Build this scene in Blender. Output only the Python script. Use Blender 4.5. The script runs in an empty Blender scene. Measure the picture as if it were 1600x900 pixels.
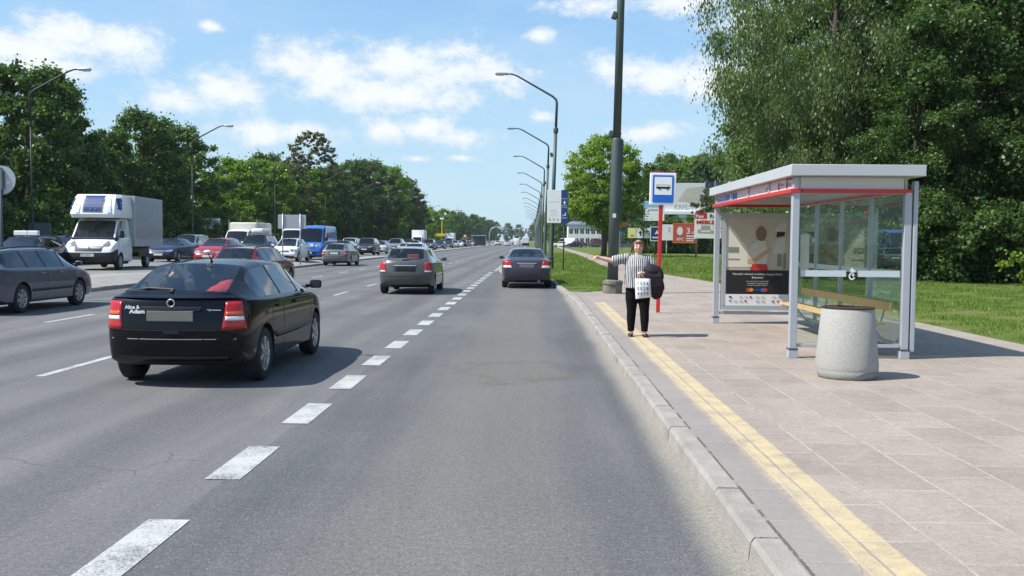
import bpy, bmesh, math, random
import numpy as np
from mathutils import Vector, Matrix
from mathutils.bvhtree import BVHTree
R = math.radians
scene = bpy.context.scene
COL = scene.collection

# ------------------------------------------------------------------ camera
cam_d = bpy.data.cameras.new('camera'); cam = bpy.data.objects.new('camera', cam_d); COL.objects.link(cam)
cam_d.sensor_width = 36.0; cam_d.lens = 36.0 * 1490 / 1600
cam_d.clip_start = 0.1; cam_d.clip_end = 9000
cam.matrix_world = (Matrix.Translation((0, 0, 1.68)) @ Matrix.Rotation(R(1.19), 4, 'Z')
                    @ Matrix.Rotation(R(90 - 2.84), 4, 'X') @ Matrix.Rotation(R(0.45), 4, 'Z'))
scene.camera = cam
# ------------------------------------------------------------------ light and sky
SUN = Vector((-0.75, -0.25, 1.0)).normalized()      # towards the sun
EL = math.asin(SUN.z); AZ = math.atan2(SUN.x, SUN.y)
sl = bpy.data.lights.new('sun', 'SUN'); sl.energy = 4.6; sl.angle = R(0.53); sl.color = (1.0, 0.965, 0.905)
so = bpy.data.objects.new('sun', sl); COL.objects.link(so)
so.rotation_euler = SUN.to_track_quat('Z', 'Y').to_euler()
world = bpy.data.worlds.new('World'); scene.world = world; world.use_nodes = True
nt = world.node_tree; nt.nodes.clear()
def N(nt, t, **k):
    n = nt.nodes.new(t)
    for a, b in k.items(): setattr(n, a, b)
    return n
def mth(nt, op, a, b=None, c=None, clamp=False):
    n = nt.nodes.new('ShaderNodeMath'); n.operation = op; n.use_clamp = clamp
    for i, v in enumerate((a, b, c)):
        if v is None: continue
        if isinstance(v, (int, float)): n.inputs[i].default_value = v
        else: nt.links.new(v, n.inputs[i])
    return n.outputs[0]
SKY_STRENGTH = 0.125
sky = N(nt, 'ShaderNodeTexSky', sky_type='NISHITA', sun_disc=False, sun_elevation=EL, sun_rotation=AZ)
sky.air_density = 1.0; sky.dust_density = 0.6; sky.ozone_density = 2.2
tc = N(nt, 'ShaderNodeTexCoord'); sp = N(nt, 'ShaderNodeSeparateXYZ'); nt.links.new(tc.outputs['Generated'], sp.inputs[0])
az = mth(nt, 'ARCTAN2', sp.outputs[0], sp.outputs[1]); el = mth(nt, 'ARCSINE', sp.outputs[2])
cb = N(nt, 'ShaderNodeCombineXYZ'); nt.links.new(az, cb.inputs[0]); nt.links.new(el, cb.inputs[1])
# cumulus banks, (azimuth, elevation, half width, half height) in milliradians
CL = [(-458,188,45,22),(-412,184,44,24),(-500,172,60,18),(-545,160,60,20),(-318,146,44,22),(-358,136,40,16),(-470,158,60,10),
      (-245,178,40,24),(-205,166,50,28),(-130,176,60,28),(-80,174,50,28),(-38,168,36,20),(-150,150,110,20),(-325,206,14,6),
      (-155,112,30,14),(-110,116,34,16),(-75,106,40,12),(8,210,18,8),(6,128,13,7),(88,176,44,18),(135,166,44,20),(172,160,34,18),
      (120,112,40,9),(60,238,46,10),(150,240,44,14),(-255,108,70,12),(-120,84,14,4),(-75,85,16,4),(200,170,60,20),(260,225,80,26),
      (380,190,90,30),(520,150,110,28),(-700,150,120,30),(700,200,140,40),(-900,220,150,34),(1100,200,160,40),(-1250,180,160,34),(1600,220,190,50),(-1800,230,220,50),(2300,200,240,46),(-2500,190,260,44)]
best = None
for a, e, w_, h_ in CL:
    v1 = N(nt, 'ShaderNodeVectorMath', operation='SUBTRACT'); nt.links.new(cb.outputs[0], v1.inputs[0]); v1.inputs[1].default_value = (a/1000, e/1000, 0)
    v2 = N(nt, 'ShaderNodeVectorMath', operation='MULTIPLY'); nt.links.new(v1.outputs[0], v2.inputs[0]); v2.inputs[1].default_value = (1000/w_/1.12, 1000/h_/1.12, 0)
    v3 = N(nt, 'ShaderNodeVectorMath', operation='LENGTH'); nt.links.new(v2.outputs[0], v3.inputs[0])
    d = mth(nt, 'SUBTRACT', 1.0, v3.outputs['Value'])
    best = d if best is None else mth(nt, 'MAXIMUM', best, d)
def noise(nt, vec, scale, detail=5, rough=.55, sc=None):
    n = N(nt, 'ShaderNodeTexNoise'); n.inputs['Scale'].default_value = scale; n.inputs['Detail'].default_value = detail; n.inputs['Roughness'].default_value = rough
    if sc is not None:
        m = N(nt, 'ShaderNodeMapping'); m.inputs['Scale'].default_value = sc; nt.links.new(vec, m.inputs[0]); vec = m.outputs[0]
    if vec is not None: nt.links.new(vec, n.inputs['Vector'])
    return n.outputs['Fac']
n1 = noise(nt, cb.outputs[0], 30, 12, .68, (1, 1.5, 1)); n2 = noise(nt, cb.outputs[0], 9, 4, .5, (1, 2.2, 1))
t_ = mth(nt, 'ADD', best, mth(nt, 'MULTIPLY', mth(nt, 'SUBTRACT', n1, 0.5), 3.0))
t_ = mth(nt, 'ADD', t_, mth(nt, 'MULTIPLY', mth(nt, 'SUBTRACT', n2, 0.5), 1.0))
mr = N(nt, 'ShaderNodeMapRange', interpolation_type='SMOOTHSTEP'); nt.links.new(t_, mr.inputs['Value'])
mr.inputs['From Min'].default_value = -0.40; mr.inputs['From Max'].default_value = 0.85; mr.inputs['To Max'].default_value = 0.95
# thin veil of high cloud
veil = noise(nt, cb.outputs[0], 3.2, 6, .6, (1, 3.0, 1))
vr = N(nt, 'ShaderNodeMapRange', interpolation_type='SMOOTHSTEP'); nt.links.new(veil, vr.inputs['Value'])
vr.inputs['From Min'].default_value = 0.38; vr.inputs['From Max'].default_value = 0.75; vr.inputs['To Max'].default_value = 0.42
fac = mth(nt, 'MAXIMUM', mr.outputs[0], vr.outputs[0], clamp=True)
tint = N(nt, 'ShaderNodeMix', data_type='RGBA', blend_type='MULTIPLY'); tint.inputs[0].default_value = 1
nt.links.new(sky.outputs[0], tint.inputs[6]); tint.inputs[7].default_value = (0.93, 1.01, 1.07, 1)
hf = N(nt, 'ShaderNodeMapRange', interpolation_type='SMOOTHSTEP'); nt.links.new(el, hf.inputs['Value']); hf.inputs['From Min'].default_value = 0.0; hf.inputs['From Max'].default_value = .42; hf.inputs['To Min'].default_value = .85; hf.inputs['To Max'].default_value = .25
hg = N(nt, 'ShaderNodeMapRange'); nt.links.new(el, hg.inputs['Value']); hg.inputs['From Max'].default_value = .30
hcol = N(nt, 'ShaderNodeMix', data_type='RGBA'); nt.links.new(hg.outputs[0], hcol.inputs[0]); hcol.inputs[6].default_value = (3.3, 4.5, 5.2, 1); hcol.inputs[7].default_value = (1.35, 3.0, 4.9, 1)
hm = N(nt, 'ShaderNodeMix', data_type='RGBA'); nt.links.new(hf.outputs[0], hm.inputs[0]); nt.links.new(tint.outputs[2], hm.inputs[6]); nt.links.new(hcol.outputs[2], hm.inputs[7])
mix = N(nt, 'ShaderNodeMix', data_type='RGBA'); nt.links.new(fac, mix.inputs[0]); nt.links.new(hm.outputs[2], mix.inputs[6])
crr = N(nt, 'ShaderNodeMix', data_type='RGBA'); nt.links.new(mth(nt, 'MULTIPLY', mth(nt, 'SUBTRACT', mth(nt, 'ADD', mth(nt, 'MULTIPLY', n1, .6), mth(nt, 'ADD', mth(nt, 'MULTIPLY', n2, .25), mth(nt, 'MULTIPLY', best, .22))), .38), 4.0, clamp=True), crr.inputs[0])
crr.inputs[6].default_value = (3.9, 4.55, 5.2, 1); crr.inputs[7].default_value = (5.4, 5.6, 5.7, 1)
nt.links.new(crr.outputs[2], mix.inputs[7])
bg = N(nt, 'ShaderNodeBackground'); bg.inputs[1].default_value = SKY_STRENGTH; nt.links.new(mix.outputs[2], bg.inputs[0])
wo = N(nt, 'ShaderNodeOutputWorld'); nt.links.new(bg.outputs[0], wo.inputs[0])
vs = scene.view_settings; vs.view_transform = 'Standard'; vs.look = 'None'; vs.exposure = 0.55; vs.gamma = 1
vs.use_curve_mapping = False
scene.render.engine = 'CYCLES'
cy = scene.cycles; cy.max_bounces = 7; cy.diffuse_bounces = 3; cy.glossy_bounces = 3; cy.transmission_bounces = 4
cy.transparent_max_bounces = 12; cy.caustics_reflective = False; cy.caustics_refractive = False; cy.use_denoising = True

# ------------------------------------------------------------------ materials
def s2l(c): return tuple((x/12.92 if x <= .04045 else ((x+.055)/1.055)**2.4) for x in c)
def mat(name, color, rough=.6, metal=0., var=0., vscale=6., bump=0., bscale=40., coat=0., spec=.5, objcolor=False, vec='Object', detail=4):
    m = bpy.data.materials.new(name); m.use_nodes = True; nt = m.node_tree
    b = nt.nodes['Principled BSDF']; b.inputs['Roughness'].default_value = rough; b.inputs['Metallic'].default_value = metal
    b.inputs['Coat Weight'].default_value = coat; b.inputs['Coat Roughness'].default_value = .03
    b.inputs['Specular IOR Level'].default_value = spec
    b.inputs['Base Color'].default_value = (*color, 1)
    tcn = N(nt, 'ShaderNodeTexCoord')
    src = None
    if objcolor:
        src = N(nt, 'ShaderNodeObjectInfo').outputs['Color']
    if var > 0:
        f = noise(nt, tcn.outputs[vec], vscale, detail, .6)
        k = mth(nt, 'ADD', mth(nt, 'MULTIPLY', mth(nt, 'SUBTRACT', f, .5), 2*var*1.6), 1.0)
        v = N(nt, 'ShaderNodeVectorMath', operation='SCALE'); nt.links.new(k, v.inputs['Scale'])
        if src is not None: nt.links.new(src, v.inputs[0])
        else: v.inputs[0].default_value = color
        src = v.outputs[0]
    if src is not None: nt.links.new(src, b.inputs['Base Color'])
    if bump > 0:
        f = noise(nt, tcn.outputs[vec], bscale, 4, .6)
        bn = N(nt, 'ShaderNodeBump'); bn.inputs['Strength'].default_value = bump; bn.inputs['Distance'].default_value = .02
        nt.links.new(f, bn.inputs['Height']); nt.links.new(bn.outputs[0], b.inputs['Normal'])
    return m
def glassmat(name, tint, refl=1.0, rough=0.0, kf=1.5):
    m = bpy.data.materials.new(name); m.use_nodes = True; nt = m.node_tree; nt.nodes.clear()
    tr = N(nt, 'ShaderNodeBsdfTransparent'); tr.inputs[0].default_value = (*tint, 1)
    gl = N(nt, 'ShaderNodeBsdfGlossy'); gl.inputs['Roughness'].default_value = rough; gl.inputs[0].default_value = (refl, refl, refl, 1)
    fr = N(nt, 'ShaderNodeFresnel'); fr.inputs[0].default_value = 1.5
    k = mth(nt, 'MULTIPLY', fr.outputs[0], kf, clamp=True)
    mx = N(nt, 'ShaderNodeMixShader'); nt.links.new(k, mx.inputs[0]); nt.links.new(tr.outputs[0], mx.inputs[1]); nt.links.new(gl.outputs[0], mx.inputs[2])
    o = N(nt, 'ShaderNodeOutputMaterial'); nt.links.new(mx.outputs[0], o.inputs[0]); return m
def leafmat(name, c1, c2, trans=.35, rough=.42, clump=.35):
    m = bpy.data.materials.new(name); m.use_nodes = True; nt = m.node_tree; nt.nodes.clear()
    ge = N(nt, 'ShaderNodeNewGeometry'); tcn = N(nt, 'ShaderNodeTexCoord'); oi = N(nt, 'ShaderNodeObjectInfo')
    f = noise(nt, tcn.outputs['Object'], clump, 2)
    fm = mth(nt, 'ADD', mth(nt, 'MULTIPLY', ge.outputs['Random Per Island'], .55), mth(nt, 'MULTIPLY', f, .6))
    fm = mth(nt, 'ADD', fm, mth(nt, 'MULTIPLY', mth(nt, 'SUBTRACT', oi.outputs['Random'], .5), .35), clamp=True)
    mc = N(nt, 'ShaderNodeMix', data_type='RGBA'); nt.links.new(fm, mc.inputs[0]); mc.inputs[6].default_value = (*c1, 1); mc.inputs[7].default_value = (*c2, 1)
    p = N(nt, 'ShaderNodeBsdfPrincipled'); p.inputs['Roughness'].default_value = rough; p.inputs['Specular IOR Level'].default_value = .35; nt.links.new(mc.outputs[2], p.inputs['Base Color'])
    t = N(nt, 'ShaderNodeBsdfTranslucent'); g = N(nt, 'ShaderNodeMix', data_type='RGBA', blend_type='MULTIPLY'); g.inputs[0].default_value = 1
    nt.links.new(mc.outputs[2], g.inputs[6]); g.inputs[7].default_value = (1.5, 1.7, .7, 1); nt.links.new(g.outputs[2], t.inputs[0])
    mx = N(nt, 'ShaderNodeMixShader'); mx.inputs[0].default_value = trans; nt.links.new(p.outputs[0], mx.inputs[1]); nt.links.new(t.outputs[0], mx.inputs[2])
    o = N(nt, 'ShaderNodeOutputMaterial'); nt.links.new(mx.outputs[0], o.inputs[0]); return m

M = {}
M['paint'] = mat('car paint', (.5,.5,.5), .30, .0, objcolor=True, coat=.7, var=.03, vscale=3, spec=.25)
M['blackplastic'] = mat('black plastic', (.018,.018,.02), .55, var=.15, vscale=12)
M['blackpaint'] = mat('black car paint', (.0018,.0018,.0045), .35, coat=.55, spec=.06)
M['tyre'] = mat('tyre rubber', (.02,.02,.021), .85, var=.2, vscale=20)
M['rim'] = mat('wheel metal', (.45,.46,.48), .35, .7, var=.1, vscale=15)
M['carglass'] = glassmat('car glass', (.84,.88,.89), kf=1.2)
M['darkglass'] = glassmat('tinted glass', (.2,.23,.26))
M['interior'] = mat('car interior', (.03,.03,.035), .8, var=.2, vscale=10)
M['seat'] = mat('seat fabric', (.05,.05,.058), .9, var=.15, vscale=20)
M['redlens'] = mat('red lens', (.42,.004,.006), .2, coat=.4, var=.15, vscale=30)
M['amberlens'] = mat('amber lens', (.55,.09,.015), .2, coat=.4, var=.1, vscale=30)
M['clearlens'] = mat('clear lens', (.72,.74,.76), .1, .2, coat=1, var=.1, vscale=30)
M['headlens'] = mat('headlamp lens', (.30,.32,.35), .18, .5, coat=.6, var=.35, vscale=14)
M['chrome'] = mat('chrome trim', (.75,.76,.78), .22, .8, var=.03, vscale=10)
M['mirror'] = mat('mirror glass', (.12,.13,.15), .05, .9, var=.02)
M['plate'] = mat('number plate white', (.72,.72,.70), .4, var=.03)
M['plateblur'] = mat('number plate', (.17,.16,.14), .4, var=.05)
M['white'] = mat('white enamel', (.8,.8,.79), .35, var=.03, vscale=3)
M['offwhite'] = mat('off white board', (.66,.66,.63), .5, var=.04, vscale=3)
M['blue'] = mat('sign blue', (.01,.13,.52), .35, var=.05)
M['navy'] = mat('navy panel', (.012,.05,.17), .4, var=.05)
M['red'] = mat('red enamel', (.55,.03,.03), .35, var=.06, vscale=4)
M['black'] = mat('black enamel', (.012,.012,.014), .4, var=.1)
M['alu'] = mat('grey powder coated aluminium', (.41,.435,.465), .42, .15, var=.05, vscale=2)
M['alulight'] = mat('light grey fascia', (.47,.48,.49), .45, .05, var=.05, vscale=2)
M['aludark'] = mat('dark grey metal', (.10,.12,.14), .5, .3, var=.1, vscale=4)
M['darkpole'] = mat('dark lamp pole paint', (.022,.027,.028), .6, var=.1)
M['polegreen'] = mat('grey green pole paint', (.058,.080,.072), .5, .1, var=.15, vscale=2.5, bump=.15, bscale=15)
M['concrete'] = mat('exposed aggregate concrete', (.37,.36,.33), .9, var=.34, vscale=75, bump=.5, bscale=210)
M['concretesm'] = mat('smooth dark concrete', (.24,.24,.22), .9, var=.12, vscale=12, bump=.3, bscale=50)
M['rubble'] = mat('weathered concrete', (.17,.15,.125), .95, var=.4, vscale=9, bump=1, bscale=18)
M['wood'] = mat('pine slat', (.62,.40,.17), .5, var=.14, vscale=7)
M['glass'] = glassmat('shelter glass', (.90,.96,.94), kf=.55)
M['frost'] = mat('frosted film', (.55,.62,.62), .6, var=.03)
M['skin'] = mat('skin', (.62,.37,.28), .5, var=.06, vscale=12)
M['hair'] = mat('hair', (.13,.055,.03), .55, var=.35, vscale=35)
M['bark'] = mat('bark', (.075,.058,.042), .95, var=.35, vscale=4, bump=1, bscale=10)
M['silverlamp'] = mat('lamp housing', (.42,.44,.45), .4, .4, var=.05)
M['leafA'] = leafmat('poplar leaves', (.020,.050,.011), (.118,.190,.045))
M['leafB'] = leafmat('lime leaves', (.018,.048,.009), (.120,.200,.038))
M['leafC'] = leafmat('fresh leaves', (.05,.12,.012), (.23,.33,.04), .42)
M['leafD'] = leafmat('willow leaves', (.050,.088,.028), (.18,.235,.095), .42)
M['leafE'] = leafmat('sparse brownish leaves', (.05,.06,.022), (.11,.12,.045), .35)
M['skyprint'] = mat('sky print', (.25,.50,.62), .5, var=.2, vscale=2); M['slate'] = mat('slate panel', (.07,.10,.14), .6, var=.1); M['salmon'] = mat('faded red print', (.55,.10,.07), .5, var=.05); M['paleyellow'] = mat('pale yellow print', (.68,.66,.30), .5, var=.06); M['navyprint'] = mat('mid blue print', (.10,.20,.50), .5, var=.1)

# ------------------------------------------------------------------ object helpers
def link(name, me, m, parent=None, smooth=False, loc=None):
    o = bpy.data.objects.new(name, me); COL.objects.link(o)
    if m is not None and not len(me.materials):
        for q in (m if isinstance(m, (list, tuple)) else [m]): me.materials.append(M[q] if isinstance(q, str) else q)
    if parent is not None: o.parent = parent
    if loc is not None: o.location = loc
    if smooth: me.polygons.foreach_set('use_smooth', [True]*len(me.polygons)); me.update()
    return o
_SH=None
def bm_obj(name, bm, m, parent=None, smooth=False, sharp=None, loc=None):
    bmesh.ops.recalc_face_normals(bm, faces=bm.faces[:])
    me = bpy.data.meshes.new(name); bm.to_mesh(me); bm.free()
    o = link(name, me, m, parent, smooth or sharp is not None, loc)
    if sharp is not None: me.set_sharp_from_angle(angle=R(sharp))
    return o
def tag(o, label, cat, group=None, kind=None):
    o['label'] = label; o['category'] = cat
    if group: o['group'] = group
    o['kind'] = kind or 'thing'
    return o
def thing(name, loc, label, cat, group=None, rz=0):
    o = bpy.data.objects.new(name, None); COL.objects.link(o); o.location = loc; o.rotation_euler = (0, 0, rz)
    o.empty_display_size = .1
    return tag(o, label, cat, group)
def struct(o, kind='structure'): o['kind'] = kind; return o
def kids(o): return [c for c in bpy.data.objects if c.parent == o]
def dup(o, parent=None):
    c = o.copy(); COL.objects.link(c)
    if parent is not None: c.parent = parent
    for k in CH.get(o, ()) or kids(o): dup(k, c)
    return c
CH = {}
def box(bm, cx, cy, cz, sx, sy, sz, bev=0, rot=None, seg=2):
    r = bmesh.ops.create_cube(bm, size=1)['verts']
    mtx = Matrix.Translation((cx, cy, cz)) @ (rot if rot is not None else Matrix()) @ Matrix.Diagonal((sx, sy, sz, 1))
    bmesh.ops.transform(bm, matrix=mtx, verts=r)
    if bev > 0:
        es = list({e for v in r for e in v.link_edges})
        bmesh.ops.bevel(bm, geom=es, offset=bev, segments=seg, profile=.5, affect='EDGES')
def B(*a, **k): bm = bmesh.new(); box(bm, *a, **k); return bm
def tube(bm, pts, radii, n=12, cap=True):
    pts = [Vector(p) for p in pts]
    if isinstance(radii, (int, float)): radii = [radii]*len(pts)
    rings = []; prev = None
    for i, p in enumerate(pts):
        a = pts[max(0, i-1)]; b = pts[min(len(pts)-1, i+1)]; d = (b-a).normalized() if (b-a).length > 1e-6 else Vector((0,0,1))
        if prev is None:
            u = d.orthogonal().normalized()
        else:
            u = (prev - d*prev.dot(d)); u = u.normalized() if u.length > 1e-5 else d.orthogonal().normalized()
        prev = u; v = d.cross(u)
        rings.append([bm.verts.new(p + (u*math.cos(2*math.pi*k/n) + v*math.sin(2*math.pi*k/n))*radii[i]) for k in range(n)])
    for a, b in zip(rings, rings[1:]):
        for k in range(n): bm.faces.new((a[k], a[(k+1)%n], b[(k+1)%n], b[k]))
    if cap:
        bm.faces.new(rings[0][::-1]); bm.faces.new(rings[-1])
def lathe(bm, prof, n=32, axis='Z', c=(0,0,0), close=False, cap0=True):
    rings = []
    for r, h in prof:
        ring = []
        for k in range(n):
            a = 2*math.pi*k/n; x, y = r*math.cos(a), r*math.sin(a)
            p = (x, y, h) if axis == 'Z' else ((h, x, y) if axis == 'X' else (x, h, y))
            ring.append(bm.verts.new((p[0]+c[0], p[1]+c[1], p[2]+c[2])))
        rings.append(ring)
    prs = list(zip(rings, rings[1:])) + ([(rings[-1], rings[0])] if close else [])
    for a, b in prs:
        for k in range(n): bm.faces.new((a[k], a[(k+1)%n], b[(k+1)%n], b[k]))
    if not close:
        if cap0 and prof[0][0] > 1e-4: bm.faces.new(rings[0][::-1])
        if prof[-1][0] > 1e-4: bm.faces.new(rings[-1])
    bmesh.ops.remove_doubles(bm, verts=bm.verts[:], dist=1e-6)
class Sheet:
    """a flat sign face: artwork is laid on it in metres, u right and v up from its lower left corner"""
    def __init__(s, origin, U, V, nrm, parent): s.o = Vector(origin); s.U = Vector(U).normalized(); s.V = Vector(V).normalized(); s.n = Vector(nrm).normalized(); s.p = parent
    def P(s, u, v, l=1): return s.o + s.U*u + s.V*v + s.n*(.004*l)
    def polys(s, name, polys, m, l=1):
        bm = bmesh.new()
        for pl in polys:
            try: bm.faces.new([bm.verts.new(s.P(u, v, l)) for u, v in pl])
            except ValueError: pass
        me = bpy.data.meshes.new(name); bm.to_mesh(me); bm.free()
        return link(name, me, m, s.p)
    def rect(s, name, rs, m, l=1): return s.polys(name, [[(a,b),(c,b),(c,d),(a,d)] for a,b,c,d in rs], m, l)
    def disc(s, name, ds, m, l=1, n=20):
        return s.polys(name, [[(x+rx*math.cos(2*math.pi*k/n), y+ry*math.sin(2*math.pi*k/n)) for k in range(n)] for x,y,rx,ry in ds], m, l)
    def text(s, body, u, v, size, m, l=2, align='LEFT', sx=1.0, bold=.0, name='lettering'):
        c = bpy.data.curves.new('t', 'FONT'); c.body = body; c.size = size; c.align_x = align; c.offset = bold; c.resolution_u = 2
        o = bpy.data.objects.new('t', c); COL.objects.link(o); dg = bpy.context.evaluated_depsgraph_get(); dg.update()
        me = bpy.data.meshes.new_from_object(o.evaluated_get(dg)); bpy.data.objects.remove(o); bpy.data.curves.remove(c)
        mx = Matrix((( s.U.x*sx, s.V.x, s.n.x, 0), (s.U.y*sx, s.V.y, s.n.y, 0), (s.U.z*sx, s.V.z, s.n.z, 0), (0,0,0,1)))
        me.transform(Matrix.Translation(s.P(u, v, l)) @ mx)
        me.materials.clear()
        return link(name, me, m, s.p)
# ------------------------------------------------------------------ ground, roads, pavement
def kx(y):
    K = [(-60,1.17),(24,1.17),(28,1.08),(31,.96),(34,.85),(37.8,.78),(40.5,.3),(44.5,-.85),(48,-1.5),(52,-1.82),(58,-1.9),(1200,-1.9)]
    for (a, p), (b, q) in zip(K, K[1:]):
        if y <= b:
            t = (y-a)/(b-a); return p + (q-p)*t
    return -1.9
ZP = .12
def sheet(name, cols, m, kind='structure'):
    """cols: list of (y, [x0..xn], z)"""
    bm = bmesh.new(); prev = None
    for y, xs, z in cols:
        row = [bm.verts.new((x, y, z[i] if isinstance(z, (list, tuple)) else z)) for i, x in enumerate(xs)]
        if prev:
            for a, b, c, d in zip(prev, prev[1:], row[1:], row): bm.faces.new((a, b, c, d))
        prev = row
    return struct(bm_obj(name, bm, m), kind)
def poly(name, pts, z, m):
    bm = bmesh.new(); f = bm.faces.new([bm.verts.new((x, y, z)) for x, y in pts]); bmesh.ops.triangulate(bm, faces=[f])
    return struct(bm_obj(name, bm, m))

def asphalt(name, c1, c2, kind):
    m = bpy.data.materials.new(name); m.use_nodes = True; nt = m.node_tree; b = nt.nodes['Principled BSDF']
    tcn = N(nt, 'ShaderNodeTexCoord'); v = tcn.outputs['Object']
    b.inputs['Roughness'].default_value = .82; b.inputs['Specular IOR Level'].default_value = .35
    big = noise(nt, v, .35, 5, .6); st = noise(nt, v, 1.0, 5, .65, (1.6, .09, 1)); fine = noise(nt, v, 62, 3, .75); mid = noise(nt, v, 22, 6, .8)
    f = mth(nt, 'ADD', mth(nt, 'MULTIPLY', big, .45), mth(nt, 'MULTIPLY', st, .55))
    rr = N(nt, 'ShaderNodeMapRange'); nt.links.new(f, rr.inputs[0]); rr.inputs[1].default_value = .38; rr.inputs[2].default_value = .62
    mc = N(nt, 'ShaderNodeMix', data_type='RGBA'); nt.links.new(rr.outputs[0], mc.inputs[0]); mc.inputs[6].default_value = (*c1, 1); mc.inputs[7].default_value = (*c2, 1)
    cur = mc.outputs[2]
    sx = N(nt, 'ShaderNodeSeparateXYZ'); nt.links.new(v, sx.inputs[0])
    def band(x0, w, soft, amp=.9):
        d = mth(nt, 'ABSOLUTE', mth(nt, 'SUBTRACT', mth(nt, 'ADD', sx.outputs[0], mth(nt, 'MULTIPLY', mth(nt, 'SUBTRACT', noise(nt, v, .6, 4, .6, (1,.35,1)), .5), amp)), x0))
        q = N(nt, 'ShaderNodeMapRange', interpolation_type='SMOOTHSTEP'); nt.links.new(d, q.inputs[0]); q.inputs[1].default_value = w; q.inputs[2].default_value = w+soft; q.inputs[3].default_value = 1; q.inputs[4].default_value = 0
        return q.outputs[0]
    def over(fac, col, k):
        nonlocal cur
        x = N(nt, 'ShaderNodeMix', data_type='RGBA'); nt.links.new(mth(nt, 'MULTIPLY', fac, k), x.inputs[0]); nt.links.new(cur, x.inputs[6]); x.inputs[7].default_value = (*col, 1); cur = x.outputs[2]
    if kind == 'bay':
        over(band(-.40, .30, .75), (.160, .150, .130), .55)       # dusty crown between the wheel tracks
        over(band(1.19, .07, .24, .35), (.29, .262, .215), .85)         # dust in the gutter
        # rounded oil stain in front of the stop
        vv = N(nt, 'ShaderNodeVectorMath', operation='SUBTRACT'); nt.links.new(v, vv.inputs[0]); vv.inputs[1].default_value = (-.15, 12.3, 0)
        v2 = N(nt, 'ShaderNodeVectorMath', operation='MULTIPLY'); nt.links.new(vv.outputs[0], v2.inputs[0]); v2.inputs[1].default_value = (1/.75, 1/.95, 0)
        ln = N(nt, 'ShaderNodeVectorMath', operation='LENGTH'); nt.links.new(v2.outputs[0], ln.inputs[0])
        dd = mth(nt, 'ADD', ln.outputs['Value'], mth(nt, 'MULTIPLY', mth(nt, 'SUBTRACT', noise(nt, v, 1.6, 6, .7), .5), 2.6))
        q = N(nt, 'ShaderNodeMapRange', interpolation_type='SMOOTHSTEP'); nt.links.new(dd, q.inputs[0]); q.inputs[1].default_value = .06; q.inputs[2].default_value = .22; q.inputs[3].default_value = 1; q.inputs[4].default_value = 0; nt.links.new(mth(nt, 'ABSOLUTE', mth(nt, 'SUBTRACT', dd, 1.0)), q.inputs[0])
        over(q.outputs[0], (.085, .072, .052), .35)
        q = N(nt, 'ShaderNodeMapRange', interpolation_type='SMOOTHSTEP'); nt.links.new(dd, q.inputs[0]); q.inputs[1].default_value = .5; q.inputs[2].default_value = 1.1; q.inputs[3].default_value = 1; q.inputs[4].default_value = 0
        over(q.outputs[0], (.15, .13, .10), .28)
    else:
        for x0 in (-4.0, -7.8, -11.5):
            over(band(x0-.75, .12, .35), (.052,.053,.057), .35); over(band(x0+.75, .12, .35), (.052,.053,.057), .35)
    ve = N(nt, 'ShaderNodeTexVoronoi', feature='DISTANCE_TO_EDGE'); ve.inputs['Scale'].default_value = .22
    wv = N(nt, 'ShaderNodeTexNoise'); wv.inputs['Scale'].default_value = 1.5; wv.inputs['Detail'].default_value = 6; nt.links.new(v, wv.inputs['Vector']); w2 = N(nt, 'ShaderNodeVectorMath', operation='SCALE'); nt.links.new(wv.outputs['Color'], w2.inputs[0]); w2.inputs['Scale'].default_value = .5; w3 = N(nt, 'ShaderNodeVectorMath', operation='ADD'); nt.links.new(v, w3.inputs[0]); nt.links.new(w2.outputs[0], w3.inputs[1]); nt.links.new(w3.outputs[0], ve.inputs['Vector'])
    over(mth(nt, 'MULTIPLY', mth(nt, 'LESS_THAN', ve.outputs['Distance'], .0016), mth(nt, 'GREATER_THAN', big, .56)), (.03,.03,.03), .4)
    # light stones of the aggregate
    vo = N(nt, 'ShaderNodeTexVoronoi'); vo.inputs['Scale'].default_value = 80; nt.links.new(v, vo.inputs['Vector'])
    sp2 = N(nt, 'ShaderNodeSeparateXYZ'); nt.links.new(vo.outputs['Color'], sp2.inputs[0])
    st1 = mth(nt, 'GREATER_THAN', sp2.outputs[0], .84); st2 = mth(nt, 'LESS_THAN', vo.outputs['Distance'], .42)
    over(mth(nt, 'MULTIPLY', st1, st2), (.27,.26,.245), .45)
    k = mth(nt, 'ADD', -.42, mth(nt, 'ADD', mth(nt, 'MULTIPLY', fine, 1.7), mth(nt, 'MULTIPLY', mid, 1.14)))
    s = N(nt, 'ShaderNodeVectorMath', operation='SCALE'); nt.links.new(cur, s.inputs[0]); nt.links.new(k, s.inputs['Scale']); nt.links.new(s.outputs[0], b.inputs['Base Color'])
    bn = N(nt, 'ShaderNodeBump'); bn.inputs['Strength'].default_value = .5; bn.inputs['Distance'].default_value = .006; nt.links.new(fine, bn.inputs['Height']); nt.links.new(bn.outputs[0], b.inputs['Normal'])
    return m
M['asphalt'] = asphalt('road asphalt', (.102,.102,.104), (.155,.153,.148), 'road')
M['asphaltbay'] = asphalt('bay asphalt', (.080,.082,.086), (.130,.129,.126), 'bay')
M['asphaltold'] = mat('pale worn asphalt', (.19,.185,.175), .9, var=.22, vscale=.8, bump=.3, bscale=60, detail=6)
M['median'] = mat('median paving', (.27,.26,.235), .9, var=.2, vscale=1.5, bump=.3, bscale=30, detail=6)
M['kerb'] = mat('kerb concrete', (.30,.275,.245), .9, var=.30, vscale=3.5, bump=.5, bscale=60, detail=6)
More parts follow.
